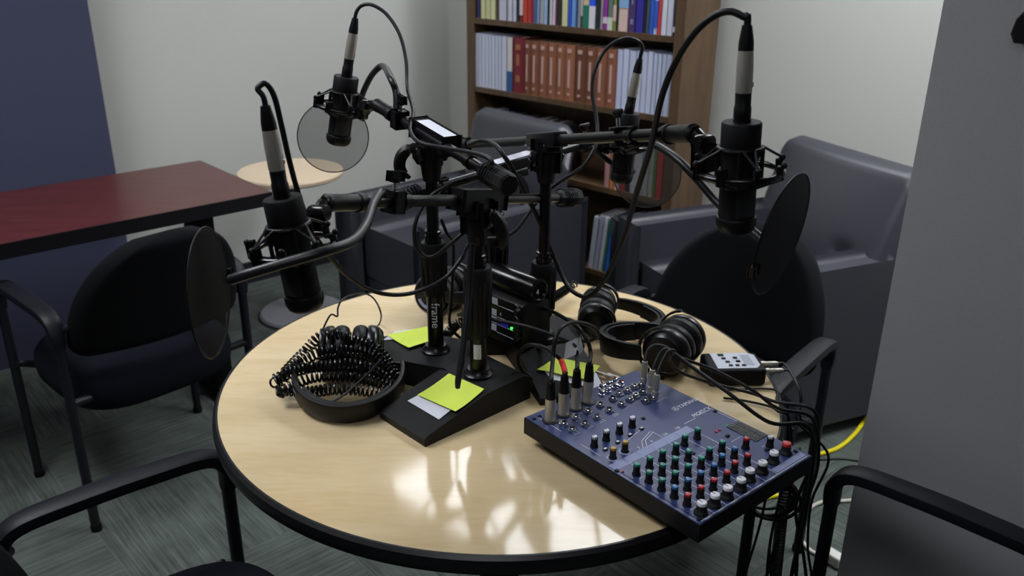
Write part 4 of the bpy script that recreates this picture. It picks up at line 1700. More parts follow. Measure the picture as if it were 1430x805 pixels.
# compressor curve sketch
for (p, q) in (((-.050, .006), (-.036, -.010)), ((-.036, -.010), (-.006, -.020)), ((-.044, .008), (-.030, -.008)), ((-.030, -.008), (-.004, -.016))):
    line(b, p[0], p[1], q[0], q[1], .0008)
for l in (-.090, -.086, -.112):
    for x in (-.095, -.067, -.04, -.01):
        for k in range(4):
            patch(b, x - .006 + k * .003, l, x - .006 + k * .003 + .0018, l + .0009)
for k in range(7):
    patch(b, .07 + k * .004, -.075, .07 + k * .004 + .0022, -.074)
    patch(b, .066 + k * .004, .075, .066 + k * .004 + .0022, .076)
    patch(b, .09 + k * .004, .112, .09 + k * .004 + .0022, .113)
b.build('printed_lines', M_line, panel)
b = MB()
xs = [-.121, -.0925, -.065, -.037, -.009, .019, .050]
for x0, x1 in zip(xs, xs[1:]):
    patch(b, x0, .002 + .013, x1 - .0006, .002 + .028) if False else patch(b, x0, .004, x1 - .0006, .020)
b.build('label_strip', M_stripe, panel, label='pale strip across the channels')
b = MB()
patch(b, .050, .1555, .121, .1655)
b.build('label_strip', M_stripe, panel, label='pale strip at the front corner')
b = MB()
add_text(b, 'YAMAHA', .0125, lambda x, y: MM @ V((.0835 + x * .92, .0365 + y, HT + PRT)))
Mlg = MM @ Matrix.Translation(V((.0765, .0408, HT + .0002)))
ring_ = [(.0056, 0), (.0048, 0)]
N_ = 32
o_ = [b.bm.verts.new(Mlg @ V((.0056 * math.cos(2 * PI * k / N_), .0056 * math.sin(2 * PI * k / N_), 0))) for k in range(N_)]
i_ = [b.bm.verts.new(Mlg @ V((.0049 * math.cos(2 * PI * k / N_), .0049 * math.sin(2 * PI * k / N_), 0))) for k in range(N_)]
for k in range(N_):
    b.face((o_[k], o_[(k + 1) % N_], i_[(k + 1) % N_], i_[k]))
for k in range(3):
    a = PI / 2 + k * 2 * PI / 3
    dv = V((math.cos(a), math.sin(a), 0))
    n = V((-dv.y, dv.x, 0))
    b.face([b.bm.verts.new(Mlg @ q) for q in (n * -.0005, dv * .0040 - n * .0007, dv * .0050, dv * .0040 + n * .0007, n * .0005)])
b.build('maker_lettering', M_line, panel)
b = MB()
add_text(b, 'MG82CX', .0125, lambda x, y: MM @ V((.0785 + x * .88, .0042 + y, HT + PRT)), shear=.25)
b.build('model_lettering', M_line, panel)
b = MB()
for i, tx in enumerate(['1', '2', '3', '4', '5/6', '7/8']):
    add_text(b, tx, .0075, lambda x, y, i=i: MM @ V((xs[i] + .010 + x, -.002 + y, HT + PRT)))
b.build('channel_lettering', M_line, panel)
b = MB()
b.box((.108, -.072, HT + .0006), (.028, .054, .0012), MM, .0004, 1)
mw = b.build('level_meter', M_meter, t)
b = MB()
for k in range(12):
    for c_ in (.102, .114):
        b.box((c_, -.050 - k * .004, HT + .0014), (.006, .0018, .0006), MM)
b.build('meter_segment', mat('led_off', '#34363a', .3), mw)
b = MB()
patch(b, .096, .040, .103, .043)
b.build('meter_mark', mat('mark_green', '#3a8a55', .5), panel)


def knob(x, l, cap, r=.0043, h=.017, capname='knob_cap'):
    M_ = MM @ Matrix.Translation(V((x, -l, HT)))
    b = MB()
    b.lathe([(0, 0), (r * 1.45, 0), (r * 1.42, .0022), (r * 1.12, .0050), (r * 1.0, .0065), (r * .95, h - .0012), (r * .90, h), (0, h)], M_, 18)
    if r < .006:
        for k in range(9):
            a = 2 * PI * k / 9
            b.box((r * .98, 0, h * .6), (.0012, .0010, h * .7), M_ @ Matrix.Rotation(a, 4, 'Z'))
    kb = b.build('knob', M_knob, t)
    b = MB()
    b.lathe([(r * .96, h - .0030), (r * .98, h - .0030), (r * .95, h + .0004), (r * .85, h + .0012), (0, h + .0014)], M_, 18)
    b.build('knob_cap', cap, kb)
    b = MB()
    b.box((0, r * .45, h + .0015), (.0008, r * .9, .0006), M_)
    b.box((0, r * 1.1, h * .5), (.0009, .0008, h * .8), M_ @ Matrix.Rotation(PI + .35, 4, 'Z'))
    b.build('pointer_line', M_white if cap is not M_kwhite else M_knob, kb)


for i in range(4):
    for l in (.044, .067, .090):
        knob(CH[i], l, M_kgreen)
    knob(CH[i], .112, M_kblue)
    knob(CH[i], .134, M_kred)
    knob(CH[i], .157, M_kwhite, r=.0068)
for i in (4, 5):
    for l, m_ in ((.037, M_kgreen), (.082, M_kgreen), (.104, M_kblue), (.126, M_kred)):
        knob(CH[i], l, m_)
    knob(CH[i], .151, M_kwhite, r=.0068)
knob(.068, .099, M_kred)
knob(.068, .146, M_kwhite, r=.0068)
knob(.100, .118, M_kwhite)
knob(.102, .144, M_kred, r=.0068)
for x, l in ((-.101, -.044), (-.075, -.045), (-.046, -.046), (-.017, -.047)):
    knob(x, l, M_kwhite)
for x, l in ((-.102, -.005), (-.076, -.006)):
    M_ = MM @ Matrix.Translation(V((x, -l, HT)))
    b = MB()
    b.lathe([(0, .0002), (.0095, .0002), (.0095, .0004), (0, .0004)], M_, 24)
    b.build('dial_print', M_stripe, panel)
    knob(x, l, M_kyellow)
for x, l in ((-.095, -.027), (-.067, -.029), (-.038, -.031), (-.011, -.033), (.074, .062), (.088, .122)):
    b = MB()
    b.box((x, -l, HT + .0012), (.0066, .0056, .0024), MM, .0006, 1)
    bb = b.build('push_button', M_knob, t)
    b = MB()
    b.box((x, -l, HT + .0027), (.0046, .0038, .0012), MM, .0004, 1)
    b.build('button_cap', M_kwhite if x < .05 else M_knob, bb)
b = MB()
for x, l in ((.070, .044), (.078, .044)):
    b.box((x, -l, HT + .0010), (.0022, .004, .002), MM)
b.build('warning_lamp', M_kred, t)
b = MB()
b.box((-.116, -.028, HT + .0010), (.002, .002, .002), MM)
b.build('peak_lamp', M_kred, t)

# jacks
TRS = [(-.095, -.116), (-.096, -.096), (-.067, -.118), (-.069, -.096), (-.039, -.120), (-.041, -.098), (-.010, -.122), (-.011, -.101), (.020, -.123), (.018, -.102), (.040, -.105), (.056, -.107), (.075, -.108), (.056, -.086), (.073, -.084), (.091, -.127), (.041, -.129), (.058, -.127), (.077, -.129)]
for x, l in TRS:
    M_ = MM @ Matrix.Translation(V((x, -l, HT)))
    b = MB()
    b.lathe([(0, 0), (.0074, 0), (.0074, .0022), (.0064, .0030), (0, .0030)], M_, 6)
    b.lathe([(.0034, .0030), (.0052, .0030), (.0052, .0060), (.0046, .0068), (.0034, .0068), (.0032, .0035)], M_, 18, caps=False)
    j = b.build('phone_jack', M_chrome, t, ang=25)
    MB().lathe([(0, .0031), (.0031, .0031), (.0031, .0034), (0, .0034)], M_, 14).build('jack_hole', M_knob, j)
for x, l in [(.033, -.161), (.050, -.163), (.067, -.164), (.019, -.147), (.034, -.148), (.053, -.150), (.066, -.149)]:
    M_ = MM @ Matrix.Translation(V((x, -l, HT)))
    b = MB()
    b.lathe([(0, 0), (.0058, 0), (.0058, .0018), (.0042, .0022), (.0042, .0078), (.0034, .0082), (.0034, .004), (0, .004)], M_, 18)
    j = b.build('phono_jack', M_chrome, t)
    MB().lathe([(0, .0041), (.0032, .0041), (.0032, .0060), (.0016, .0062), (.0014, .005), (0, .005)], M_, 14).build('jack_insulator', M_kred if abs(x - .066) < .002 else M_white, j)
for x, l in [(-.118, -.158), (-.106, -.158), (-.121, .021), (.014, -.052), (-.003, .060), (-.118, .164), (.118, .150), (.119, .004)]:
    MB().lathe([(0, 0), (.0034, 0), (.0034, .001), (.0026, .0022), (.0012, .0022), (.001, .001), (0, .001)], MM @ Matrix.Translation(V((x, -l, HT))), 14).build('screw', M_knob, t)
XL = [(-.102, -.139), (-.073, -.140), (-.045, -.142), (-.016, -.144)]
for x, l in XL:
    MB().lathe([(0, 0), (.0125, 0), (.0125, .0016), (.0105, .0022), (0, .0022)], MM @ Matrix.Translation(V((x, -l, HT))), 24).build('microphone_socket', M_knob, t)

# ------------------------------------------------------------------ plugs standing in the mixer
ztop = lambda x, l, h: onp(x, l, h)
XN = [('first', 'nearest the mixer corner'), ('second', ''), ('third', ''), ('fourth', '')]
LAB = ['black cable in the corner socket of the mixer, no tape on it', 'black cable in the mixer with red tape round its end', 'black cable in the mixer with a grey tape flag', 'black cable in the mixer, rightmost of the four tall plugs']
PATHS = [
    [(772, 503, 1.259), (775, 476, 1.269), (783, 459, 1.284), (797, 451, 1.314), (815, 452, 1.344), (830, 459, 1.364), (835, 468, 1.374), (824, 476, 1.384), (795, 477, 1.404), (768, 480, 1.444), (740, 487, 1.484)],
    [(784, 505, 1.286), (777, 497, 1.289), (766, 489, 1.294), (751, 483, 1.299), (737, 483, 1.314), (726, 492, 1.334), (724, 505, 1.354), (731, 519, 1.369), (743, 530, 1.374)],
    [(806, 498, 1.309), (803, 483, 1.314), (790, 475, 1.334), (770, 468, 1.354), (744, 459, 1.384), (715, 452, 1.404), (690, 447, 1.424), (672, 440, 1.444), (655, 436, 1.454), (640, 440, 1.484)],
    [(825, 494, 1.334), (821, 478, 1.339), (812, 463, 1.349), (800, 452, 1.364), (784, 442, 1.404), (768, 434, 1.444), (752, 428, 1.524), (735, 418, 1.584)]]
for i, (x, l) in enumerate(XL):
    P = onp(x, l, .0022)
    tt = thing('mixer_cable', LAB[i], 'cable', P, 'cables with tall plugs in the mixer')
    M_ = frame(P, (0, 0, 1))
    b = MB()
    b.lathe([(0, 0), (.0092, 0), (.0092, .002), (.0085, .003), (.0088, .034), (.0082, .038), (0, .038)], M_, 24)
    b.build('plug_barrel', M_nickel, tt)
    MB().lathe([(0, .0378), (.0083, .0378), (.0078, .046), (.0060, .066), (.0050, .068), (0, .068)], M_, 24).build('plug_boot', M_blk, tt)
    top = P + V((0, 0, .062))
    b = MB()
    cp = catmull([top, top + V((0, 0, .012))] + px_path(PATHS[i]), 10)
    b.tube(cp, .0036, 10)
    b.build('cord', M_rubber, tt)
    if i == 1:
        b = MB()
        b.tube([cp[8], cp[12], cp[16], cp[20]], .0046, 12)
        b.build('tape_wrap', M_red, tt, label='red tape')
    if i == 2:
        b = MB()
        q = d(801, 488, 1.307)
        b.grid(lambda u, v: q + V((-.016 + .020 * u + .004 * v, -.004 + .016 * v, -.018 + .024 * v + .010 * u)), 8, 6)
        b.strip([q + V((.004, .004, -.002)), q + V((.009, .008, .010)), q + V((.014, .010, -.010))], V((.2, .6, .8)), .018, .0005)
        b.build('tape_flag', M_grey_tape, tt, label='grey tape flag')

# small plugs with cables running to the table edge
EDGEP = [d(1098, 600, 1.285), d(1106, 590, 1.30), d(1112, 600, 1.30)]


def hang(x, y, z0, z1, jig):
    out = []
    n = 7
    for k in range(n + 1):
        z = z0 + (z1 - z0) * k / n
        out.append(V((x + jig * .006 * math.sin(k * 1.7 + jig), y + jig * .005 * math.cos(k * 1.3), z)))
    return out


PL = [((.094, -.125), [(905, 490, 1.328), (915, 483, 1.338), (930, 486, 1.328), (960, 508, 1.308), (1017, 549, 1.268), (1074, 590, 1.243)], 'nickel plug cable at the rear of the mixer, its cord nearest the navy panel'),
      ((.081, -.097), [(921, 496, 1.303), (930, 488, 1.313), (945, 498, 1.318), (996, 517, 1.318), (1050, 545, 1.298), (1085, 570, 1.288)], 'nickel plug cable in the mixer, its cord passing just in front of the small recorder'),
      ((.075, -.082), [(925, 505, 1.283), (934, 491, 1.293), (942, 491, 1.308), (935, 502, 1.328), (950, 520, 1.338), (1000, 537, 1.348), (1048, 549, 1.343), (1085, 562, 1.328)], 'front nickel plug cable in the mixer, its cord looping back before it runs off')]
hx = [(.489, 1.255), (.505, 1.285), (.515, 1.31)]
for i, ((x, l), path, lab) in enumerate(PL):
    P = onp(x, l, .0055)
    tt = thing('jack_cable', lab, 'cable', P, 'cables with nickel plugs in the mixer')
    M_ = frame(P, (0, 0, 1))
    b = MB()
    b.lathe([(0, -.002), (.0045, -.002), (.0045, 0), (.0058, .001), (.0060, .010), (.0054, .0105), (.0054, .014), (.0058, .0145), (.0056, .036), (.0044, .041), (0, .041)], M_, 20)
    b.build('plug', M_nickel, tt)
    b = MB()
    pts = [P + V((0, 0, .040))] + px_path(path)
    X, Y = hx[i]
    pts += [V((X - .004, Y, TZ + .012)), V((X + .014, Y - .006, TZ - .02))] + hang(X + .016, Y - .008, TZ - .10, .012, 1 + i)
    b.tube(catmull(pts, 8), .0034 if i == 0 else .003, 10)
    b.build('cord', M_rubber, tt)

# ================================================================== small recorder
RC = V((.408, 1.440, TZ))
RM_ = Matrix.Translation(RC) @ Matrix.Rotation(math.radians(3), 4, 'Z')
t = thing('pocket_recorder', 'small black recorder with pale button plate beside the right headphones', 'recorder', RC)
b = MB()
b.box((0, 0, .0175), (.105, .074, .033), RM_, .006, 3)
b.build('body', M_blkmatte, t)
b = MB()
b.prism([(-.036, -.030), (.036, -.030), (.045, -.018), (.045, .022), (.034, .031), (-.036, .031)], .0338, .0352, RM_)
fp_ = b.build('button_plate', mat('plate_silver', '#c9cedb', .4), t)
b = MB()
b.box((.026, .002, .0354), (.016, .040, .0006), RM_)
b.build('print_strip', mat('plate_grey', '#a5abbb', .5), fp_)
for (x, y, r) in [(-.018, .022, .0052), (-.016, .008, .004), (-.012, -.006, .004), (.006, .010, .004), (.008, -.004, .004), (-.010, -.020, .0035), (.002, -.020, .0035), (.014, -.020, .0035)]:
    b = MB()
    b.box((x, y, .0362), (r * 2, r * 1.5, .0022), RM_, .0008, 2)
    b.build('button', M_blk, fp_)
for j, (y, lab, path) in enumerate([(.014, 'nickel plug cable in the recorder side, farther from the mixer', [(1100, 516, 1.43), (1112, 532, 1.41), (1119, 556, 1.38), (1118, 585, 1.355)]), (-.014, 'nickel plug cable in the recorder side, nearer the mixer', [(1108, 530, 1.39), (1116, 545, 1.375), (1118, 565, 1.36), (1114, 590, 1.345)])]):
    P = RM_ @ V((.0525, y, .020))
    ax = (RM_.to_3x3() @ V((1, 0, 0)))
    tt = thing('jack_cable', lab, 'cable', P, 'cables plugged into the recorder')
    MB().lathe([(0, -.001), (.0038, -.001), (.0038, .004), (.0052, .005), (.0054, .012), (.0046, .013), (.0046, .017), (.0050, .018), (.0050, .034), (.0036, .038), (0, .038)], frame(P, ax), 18).build('plug', M_nickel, tt)
    b = MB()
    pts = [P + ax * .037, P + ax * .050 + V((0, 0, -.001))] + px_path(path)[1:]
    X, Y = .545 + .012 * j, 1.335 - .012 * j
    pts += hang(X, Y, TZ - .10, .012, 1.2 + j)
    b.tube(catmull(pts, 8), .0024, 8)
    b.build('cord', M_rubber, tt)

# thin cables from the headphones crossing the bare table to the edge
for j, (path, lab) in enumerate([([(1015, 545, 1.36), (1060, 543, 1.375), (1085, 546, 1.37), (1098, 562, 1.34)], 'thin black cord curving over the pale table beyond the recorder'), ([(1010, 556, 1.32), (1040, 560, 1.315), (1075, 568, 1.30), (1097, 578, 1.29)], 'thin black cord lying on the pale table between mixer and recorder')]):
    b = MB()
    pts = [g(p[0], p[1], TZ + .004) for p in path]
    e = pts[-1]
    dv = V((e.x - TC.x, e.y - TC.y, 0)).normalized()
    edge = V((TC.x, TC.y, 0)) + dv * (TR + .004)
    pts = pts[:-1] + [V((edge.x, edge.y, TZ + .006)) - dv * .012, V((edge.x, edge.y, TZ - .006)) + dv * .008] + hang(edge.x + dv.x * .014, edge.y + dv.y * .014, TZ - .10, .01, .8 + j)
    b.tube(catmull(pts, 8), .0022, 8)
    tag(origin_to_base(b.build('thin_cord', M_rubber)), lab, 'cable', 'thin cords over the table edge')

# bundle hung under the table edge
b = MB()
cc = d(1078, 697, 1.36)
pts = []
for k in range(5 * 24):
    a = 2 * PI * k / 24
    rr = .046 + .005 * math.sin(k * .37)
    pts.append(cc + V((math.cos(a) * rr, .012 * math.sin(a * .2 + 1) + .0035 * (k / 24 - 2.5), math.sin(a) * rr * .82 - .004 * math.sin(k * .11))))
pts = [V((.50, 1.345, TZ - .05)), V((.49, 1.345, TZ - .12))] + pts + [cc + V((.02, 0, -.10)), cc + V((.01, 0.01, -.28)), cc + V((.03, .02, -.48))]
b.tube(catmull(pts, 3), .0034, 8)
tag(origin_to_base(b.build('coiled_cable', M_rubber)), 'black cable hanging in a round coil under the mixer corner', 'cable')


def helix(path, R, pitch, wire, seg=10, rs=6):
    """coil of wire around a path"""
    path = catmull(path, 12)
    fr = frames_along(path)
    L = [0]
    for a, b_ in zip(path, path[1:]):
        L.append(L[-1] + (b_ - a).length)
    n = int(L[-1] / pitch * seg)
    out = []
    j = 0
    for k in range(n + 1):
        s = L[-1] * k / n
        while j < len(L) - 2 and L[j + 1] < s:
            j += 1
        u = (s - L[j]) / max(1e-9, L[j + 1] - L[j])
        c = lerp(path[j], path[j + 1], u)
        x = lerp(fr[j][0], fr[j + 1][0], u)
        y = lerp(fr[j][1], fr[j + 1][1], u)
        a = 2 * PI * s / pitch
        out.append(c + (x * math.cos(a) + y * math.sin(a)) * R)
    b = MB()
    b.tube(out, wire, rs)
    return b


cw = helix([V((.515, 1.36, TZ - .10)), V((.512, 1.365, .50)), V((.520, 1.37, .30)), V((.512, 1.365, .03))], .0095, .0072, .0024)
tag(origin_to_base(cw.build('curly_cord', M_rubber)), 'black curly cord hanging straight down beside the mixer corner', 'cable')
b = MB()
b.tube(catmull([V((.48, 1.36, TZ - .06)), V((.47, 1.35, .5)), V((.455, 1.36, .34)), V((.44, 1.36, .2)), V((.47, 1.35, .01))], 10), .0026, 8)
tag(origin_to_base(b.build('thin_cord', M_rubber)), 'thin black cord hanging left of the coil under the mixer corner', 'cable')

# ================================================================== floor cables
b = MB()
yp = [(1240, 520), (1222, 560), (1207, 587), (1192, 608), (1168, 627), (1130, 639), (1105, 655), (1094, 688), (1080, 693), (1064, 697), (1040, 705), (1010, 700)]
b.tube(catmull([g(x, y, .007) for x, y in yp], 10), .0068, 12)
tag(origin_to_base(b.build('floor_cable', M_yellowcab)), 'bright yellow cable lying on the carpet under the right of the table', 'cable')
t = None
b = MB()
gp_ = [(1215, 698), (1178, 700), (1150, 701), (1130, 711), (1118, 728), (1117, 748), (1130, 768), (1147, 777)]
pg = [g(x, y, .006) for x, y in gp_]
tg = thing('extension_cord', 'pale grey cord on the carpet ending in a white plug by the wall end', 'cable', pg[-1])
b.tube(catmull(pg, 10), .0055, 10)
b.build('cord', M_greycab, tg)
b = MB()
Mp = frame(g(1147, 777, .0) + V((0.0, 0, .0)), (0, 0, 1), (.6, -.8, 0))
b.box((.03, 0, .017), (.06, .032, .032), Mp, .006, 3)
b.box((.062, 0, .017), (.01, .024, .024), Mp, .003, 2)
b.build('plug', mat('plug_white', '#cfcdc6', .5), tg)
b = MB()
b.tube(catmull([g(1135, 643, .004), g(1150, 642, .004), g(1175, 641, .004), g(1200, 644, .004)], 8), .003, 8)
tag(origin_to_base(b.build('floor_cable', M_rubber)), 'short black cord on the carpet just below the yellow cable', 'cable')

# ================================================================== dark wall unit at the top right
tp = hitplane(1440, 37, U, EU)
Mw = frame(tp, -U, W)
t = thing('wall_unit', 'black box mounted high on the grey wall end, cut by the picture edge', 'wall unit', tp)
b = MB()
b.prism([(-.02, -.012), (-.012, -.026), (.05, -.026), (.05, .026), (-.006, .026), (-.016, .012)], 0, .03, Mw, chamfer=.003)
b.build('housing', M_blk, t)
b = MB()
b.box((.02, 0, .031), (.03, .03, .003), Mw, .001, 1)
b.build('face_plate', M_gloss, t)

# ================================================================== headphone amplifier
AC = V((.0, 1.505, TZ + .0515))
AM = Matrix.Translation(AC) @ Matrix.Rotation(math.radians(-45), 4, 'Z')
t = thing('headphone_amplifier', 'black headphone amplifier with white labels and a green light between the stands', 'amplifier', AC)
w_, dp_, hh_ = .125, .070, .094
b = MB()
prof = [(-dp_ / 2, .0), (dp_ / 2, 0), (dp_ / 2, hh_ * .9), (-dp_ / 2 + .014, hh_), (-dp_ / 2, hh_ * .93)]
v0 = [[b.bm.verts.new(AM @ V((s * w_ / 2, y, z))) for y, z in prof] for s in (-1, 1)]
b.face(v0[0])
b.face(v0[1][::-1])
for i in range(5):
    b.face((v0[0][i], v0[0][(i + 1) % 5], v0[1][(i + 1) % 5], v0[1][i]))
bmesh.ops.bevel(b.bm, geom=list(b.bm.edges), offset=.003, segments=2, profile=.5, affect='EDGES')
b.build('case', M_blk, t)
# rounded top housing
b = MB()
ctr = AM @ V((0, .006, hh_ + .014))
dirx = AM.to_3x3() @ V((1, 0, 0))
b.lathe([(0, -w_ / 2 - .004), (.020, -w_ / 2 - .004), (.024, -w_ / 2 + .001), (.024, w_ / 2 - .002), (.0225, w_ / 2 + .002), (.018, w_ / 2 + .003), (.016, w_ / 2 - .001), (0, w_ / 2 - .001)], frame(ctr, dirx), 36)
rt = b.build('rounded_housing', M_gloss, t)
b = MB()
add_text(b, '4', .014, lambda x, y: ctr + dirx * (w_ / 2 + .0035) + AM.to_3x3() @ V((0, -.010 + x, -.004 + y)))
b.build('numeral', M_line, rt)
# front panel, printing, labels, knobs
b = MB()
yf = -dp_ / 2 - .0006
for k, z in enumerate((.079, .056, .0405, .025)):
    b.box((-.010 - .003 * (k > 0), yf, z), (.017, .0012, .0125), AM)
b.build('channel_label', M_white, t, label='white label squares')
b = MB()
for k in range(4):
    z = (.0725, .049, .034, .0175)[k]
    b.box((.020, yf, z), (.046, .0008, .0007), AM)
    pts = [AM @ V((.044 + .008 * math.sin(a * PI / 6), yf, z + .008 - .008 * math.cos(a * PI / 6))) for a in range(7)]
    b.tube(pts, .0005, 5)
add_text(b, '4', .010, lambda x, y: AM @ V((.004 + x, yf - .0004, .054 + y)))
b.build('panel_print', M_line, t)
b = MB()
b.box((.014, yf, .0385), (.024, .001, .008), AM)
b.build('display_window', M_display, t)
for k in range(4):
    M_ = AM @ Matrix.Translation(V((.054, -dp_ / 2, (.079, .057, .041, .025)[k]))) @ Matrix.Rotation(PI / 2, 4, 'X')
    MB().lathe([(0, 0), (.0058, 0), (.0052, .010), (0, .0105)], M_, 16).build('knob', M_knob, t)
b = MB()
b.ball(d(729, 473, (AM @ V((.025, yf, .02))).y), .0014, 10) if False else b.ball(AM @ V((.036, yf - .0006, .0385)), .0021, 10)
b.build('power_light', M_led, t, label='green power light')


# ================================================================== headphones
def headphones(name, label, O, ear, top, spread, band_w, R=.046, roll=0.0, band_r=.082, band_len=.135, droop=0.0, highlight_arc=False):
    """O: midpoint between the cups; ear: axis through the cups; top: from cups to the crown of the band"""
    ear = V(ear).normalized()
    top = V(top)
    top = (top - ear * top.dot(ear)).normalized()
    fr_ = top.cross(ear)
    t = thing(name, label, 'headphones', O, 'black studio headphones')
    O = V(O)
    pts = []
    n = 28
    for k in range(n + 1):
        a = -.18 + (PI + .36) * k / n
        pts.append(O + ear * (band_r * math.cos(a)) + top * (band_len * .42 + band_len * .62 * math.sin(a)))
    b = MB()
    b.strip(pts, fr_, lambda u: band_w * (.72 + .28 * math.sin(PI * u)), lambda u: .008 + .004 * math.sin(PI * u))
    b.build('headband', M_leatherette, t)
    b = MB()
    inner = [O + (p - O) * 1.0 - (p - (O + top * band_len * .42)).normalized() * .009 for p in pts[6:-6]]
    b.strip(inner, fr_, band_w * .82, .008)
    b.build('headband_pad', M_leatherette, t)
    for s in (-1, 1):
        C = O + ear * (s * spread)
        Mx = frame(C, ear * s, top)
        b = MB()
        e = pts[0] if s > 0 else pts[-1]
        arm_top = C + ear * s * .020 + top * (R * 1.02)
        b.strip(catmull([e, lerp(e, arm_top, .5) + ear * s * .004, arm_top], 6), fr_, .018, .006)
        arc = [C + ear * s * .022 + top * (R * 1.04 * math.cos(a)) + fr_ * (R * 1.04 * math.sin(a)) for a in [(-1.5 + 3.0 * k / 14) for k in range(15)]]
        b.strip(arc, ear, .009, .005)
        b.build('yoke', M_cup, t)
        b = MB()
        b.lathe([(0, .004), (R * .93, .004), (R * .97, .008), (R * .95, .016), (R * .86, .024), (R * .72, .030), (R * .70, .028), (R * .40, .029), (0, .030)], Mx, 40)
        cup = b.build('earcup', M_cup, t)
        if highlight_arc:  # highlight on the cup, painted as pale arcs
            b = MB()
            for a0, a1 in ((.3, 1.5), (3.4, 4.6)):
                P_ = []
                for k in range(9):
                    a = a0 + (a1 - a0) * k / 8
                    P_.append((Mx @ V((R * .60 * math.cos(a), R * .60 * math.sin(a), .0305)), Mx @ V((R * .44 * math.cos(a), R * .44 * math.sin(a), .0305))))
                vs = [(b.bm.verts.new(p), b.bm.verts.new(q)) for p, q in P_]
                for p, q in zip(vs, vs[1:]):
                    b.face((p[0], q[0], q[1], p[1]))
            b.build('painted_highlight', M_stripe, cup)
        b = MB()
        # creased cushion
        seg, rs = 48, 12
        rings = []
        for i in range(seg):
            a = 2 * PI * i / seg
            pin = 1 + .05 * math.sin(a * 24) if True else 1
            ring = []
            for k in range(rs):
                q = 2 * PI * k / rs
                rr = R * .74 + R * .245 * math.cos(q) * pin
                zz = -.010 + .0145 * math.sin(q) * pin
                ring.append(b.bm.verts.new(Mx @ V((rr * math.cos(a), rr * math.sin(a), zz))))
            rings.append(ring)
        for i in range(seg):
            A1, B1 = rings[i], rings[(i + 1) % seg]
            for k in range(rs):
                b.face((A1[k], B1[k], B1[(k + 1) % rs], A1[(k + 1) % rs]))
        b.build('ear_cushion', M_leatherette, cup, ang=70)
        MB().lathe([(0, -.002), (R * .6, -.002), (R * .6, .003), (0, .003)], Mx, 24).build('driver_cloth', M_blkmatte, cup)
    return t


HP1 = V((-.292, 1.437, TZ + .051))
headphones('headphones', 'black headphones lying at the left under a heap of curly cord', HP1, (1, .10, -.02), (.12, -1, -.17), .027, .036, R=.047, band_r=.094, band_len=.172)
HP4 = V((.305, 1.475, TZ + .050))
headphones('headphones', 'black headphones lying behind the mixer, band pointing left', HP4, (.52, .85, -.03), (-.95, .30, -.13), .028, .044, R=.048, band_r=.058, band_len=.140)
HP3 = V((.176, 1.650, TZ + .0405))
headphones('headphones', 'black headphones at the far table edge, band pointing right', HP3, (.16, 1, .06), (1, -.05, -.14), .028, .036, R=.0385, band_r=.056, band_len=.130)
HP2 = V((-.145, 1.735, TZ + .049))
headphones('headphones', 'black headphones standing behind the frame lettered pole, with pale highlights painted on the cup', HP2, (-.45, -.87, .12), (.85, -.35, .12), .032, .032, R=.047, band_r=.060, band_len=.13, highlight_arc=True)

# heap of curly cord on the left headphones
rng = random.Random(5)
cx, cy = -.300, 1.365
heap = []
rows = [[(-.100, -.010, .030), (-.075, .035, .050), (-.03, .050, .078), (.02, .045, .078), (.065, .035, .060), (.098, .0, .034)],
        [(.100, -.015, .030), (.06, .012, .064), (.01, .018, .075), (-.04, .010, .072), (-.085, -.005, .048), (-.108, -.022, .026)],
        [(-.108, -.022, .026), (-.07, -.020, .050), (-.02, -.015, .060), (.035, -.015, .058), (.080, -.018, .040), (.100, -.035, .022)],
        [(.100, -.035, .022), (.05, -.03, .040), (.0, -.032, .046), (-.05, -.032, .040), (-.092, -.04, .020)],
        [(-.092, -.04, .020), (-.05, -.052, .022), (0, -.05, .026), (.05, -.05, .022), (.09, -.048, .016)]]
for r_ in rows:
    for (x, y, z) in r_:
        heap.append(V((cx + x, cy + y, TZ + z + .006)))
for q in heap:
    q.x += rng.uniform(-.006, .006)
    q.y += rng.uniform(-.006, .006)
    q.z += rng.uniform(-.003, .007)
ch_ = helix(heap, .0092, .0080, .0021, seg=12, rs=6)
tag(origin_to_base(ch_.build('curly_cord', mat('curly_cord_gloss', '#0b0b0e', .25))), 'heap of black curly cord piled over the left headphones', 'cable')
b = MB()
b.tube(catmull([V((cx - .075, cy - .03, TZ + .046)), V((cx - .065, cy - .062, TZ + .034)), V((cx - .03, cy - .082, TZ + .026)), V((cx + .01, cy - .078, TZ + .034)), V((cx + .05, cy - .045, TZ + .058)), V((cx + .075, cy - .01, TZ + .074))], 10), .0018, 8)
tag(origin_to_base(b.build('thin_cord', M_rubber)), 'thin straight black cord crossing the heap of curly cord', 'cable')
b = MB()
b.tube(catmull([g(445, 478, TZ + .05), d(452, 458, 1.47), d(462, 440, 1.48), d(471, 442, 1.49), d(472, 430, 1.50), d(478, 419, 1.52), d(492, 412, 1.56), d(512, 411, 1.59), d(524, 420, 1.59), d(532, 438, 1.575), g(530, 452, TZ + .004), g(520, 462, TZ + .004)], 10), .0018, 8)
tag(origin_to_base(b.build('thin_cord', M_rubber)), 'thin black cord arching up behind the left headphones', 'cable')
c3 = helix([g(740, 440, TZ + .03), g(770, 418, TZ + .03), d(790, 405, 1.80), d(802, 396, 1.82)], .009, .0068, .002)
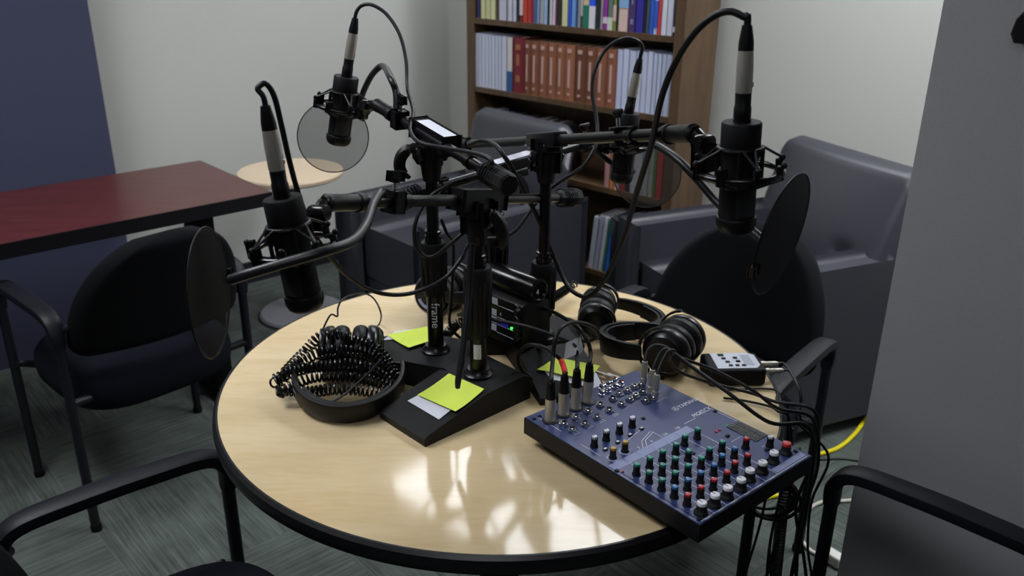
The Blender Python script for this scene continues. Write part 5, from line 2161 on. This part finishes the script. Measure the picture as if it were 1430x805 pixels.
tag(origin_to_base(c3.build('curly_cord', mat('curly_cord_gloss'))), 'black curly cord stretching out behind the third microphone pole', 'cable')
c4 = helix([g(622, 470, TZ + .03), g(636, 455, TZ + .03), g(650, 448, TZ + .04), g(664, 440, TZ + .04)], .009, .0068, .002)
tag(origin_to_base(c4.build('curly_cord', mat('curly_cord_gloss'))), 'short black curly cord between the two front microphone poles', 'cable')
# nickel adapter lying behind the mixer
q = g(848, 522, TZ + .010)
t = thing('jack_adapter', 'small nickel jack adapter lying behind the mixer rear edge', 'adapter', (q.x, q.y, TZ))
MB().lathe([(0, 0), (.0032, 0), (.0032, .022), (.005, .023), (.006, .026), (.006, .046), (.004, .05), (0, .05)], frame(V((q.x - .02, q.y + .012, TZ + .0065)), (.8, -.55, 0)), 16).build('barrel', M_nickel, t)

# ================================================================== camera, world, view
cam = bpy.data.cameras.new('camera')
co = bpy.data.objects.new('camera', cam)
COL.objects.link(co)
c, s = math.cos(ROLL), math.sin(ROLL)
X = V((1, 0, 0))
UPV = V((0, math.sin(TH), math.cos(TH)))
FW = V((0, math.cos(TH), -math.sin(TH)))
rt_ = X * c + UPV * s
up_ = -X * s + UPV * c
mw = Matrix.Identity(4)
for i in range(3):
    mw[i][0], mw[i][1], mw[i][2] = rt_[i], up_[i], -FW[i]
mw[2][3] = H
co.matrix_world = mw
cam.sensor_width = 36
cam.sensor_fit = 'HORIZONTAL'
cam.lens = 36 * F / 1430
cam.clip_start = 0.05
cam.dof.use_dof = True
cam.dof.focus_distance = 1.35
cam.dof.aperture_fstop = 6.3
SC.camera = co

wd = bpy.data.worlds.new('world')
wd.use_nodes = True
wd.node_tree.nodes['Background'].inputs['Color'].default_value = (0.5, 0.55, 0.65, 1)
wd.node_tree.nodes['Background'].inputs['Strength'].default_value = 0.15
SC.world = wd
SC.view_settings.view_transform = 'Standard'
SC.view_settings.look = 'None'
SC.view_settings.gamma = 1
SC.view_settings.use_curve_mapping = False
SC.view_settings.exposure = 0.0
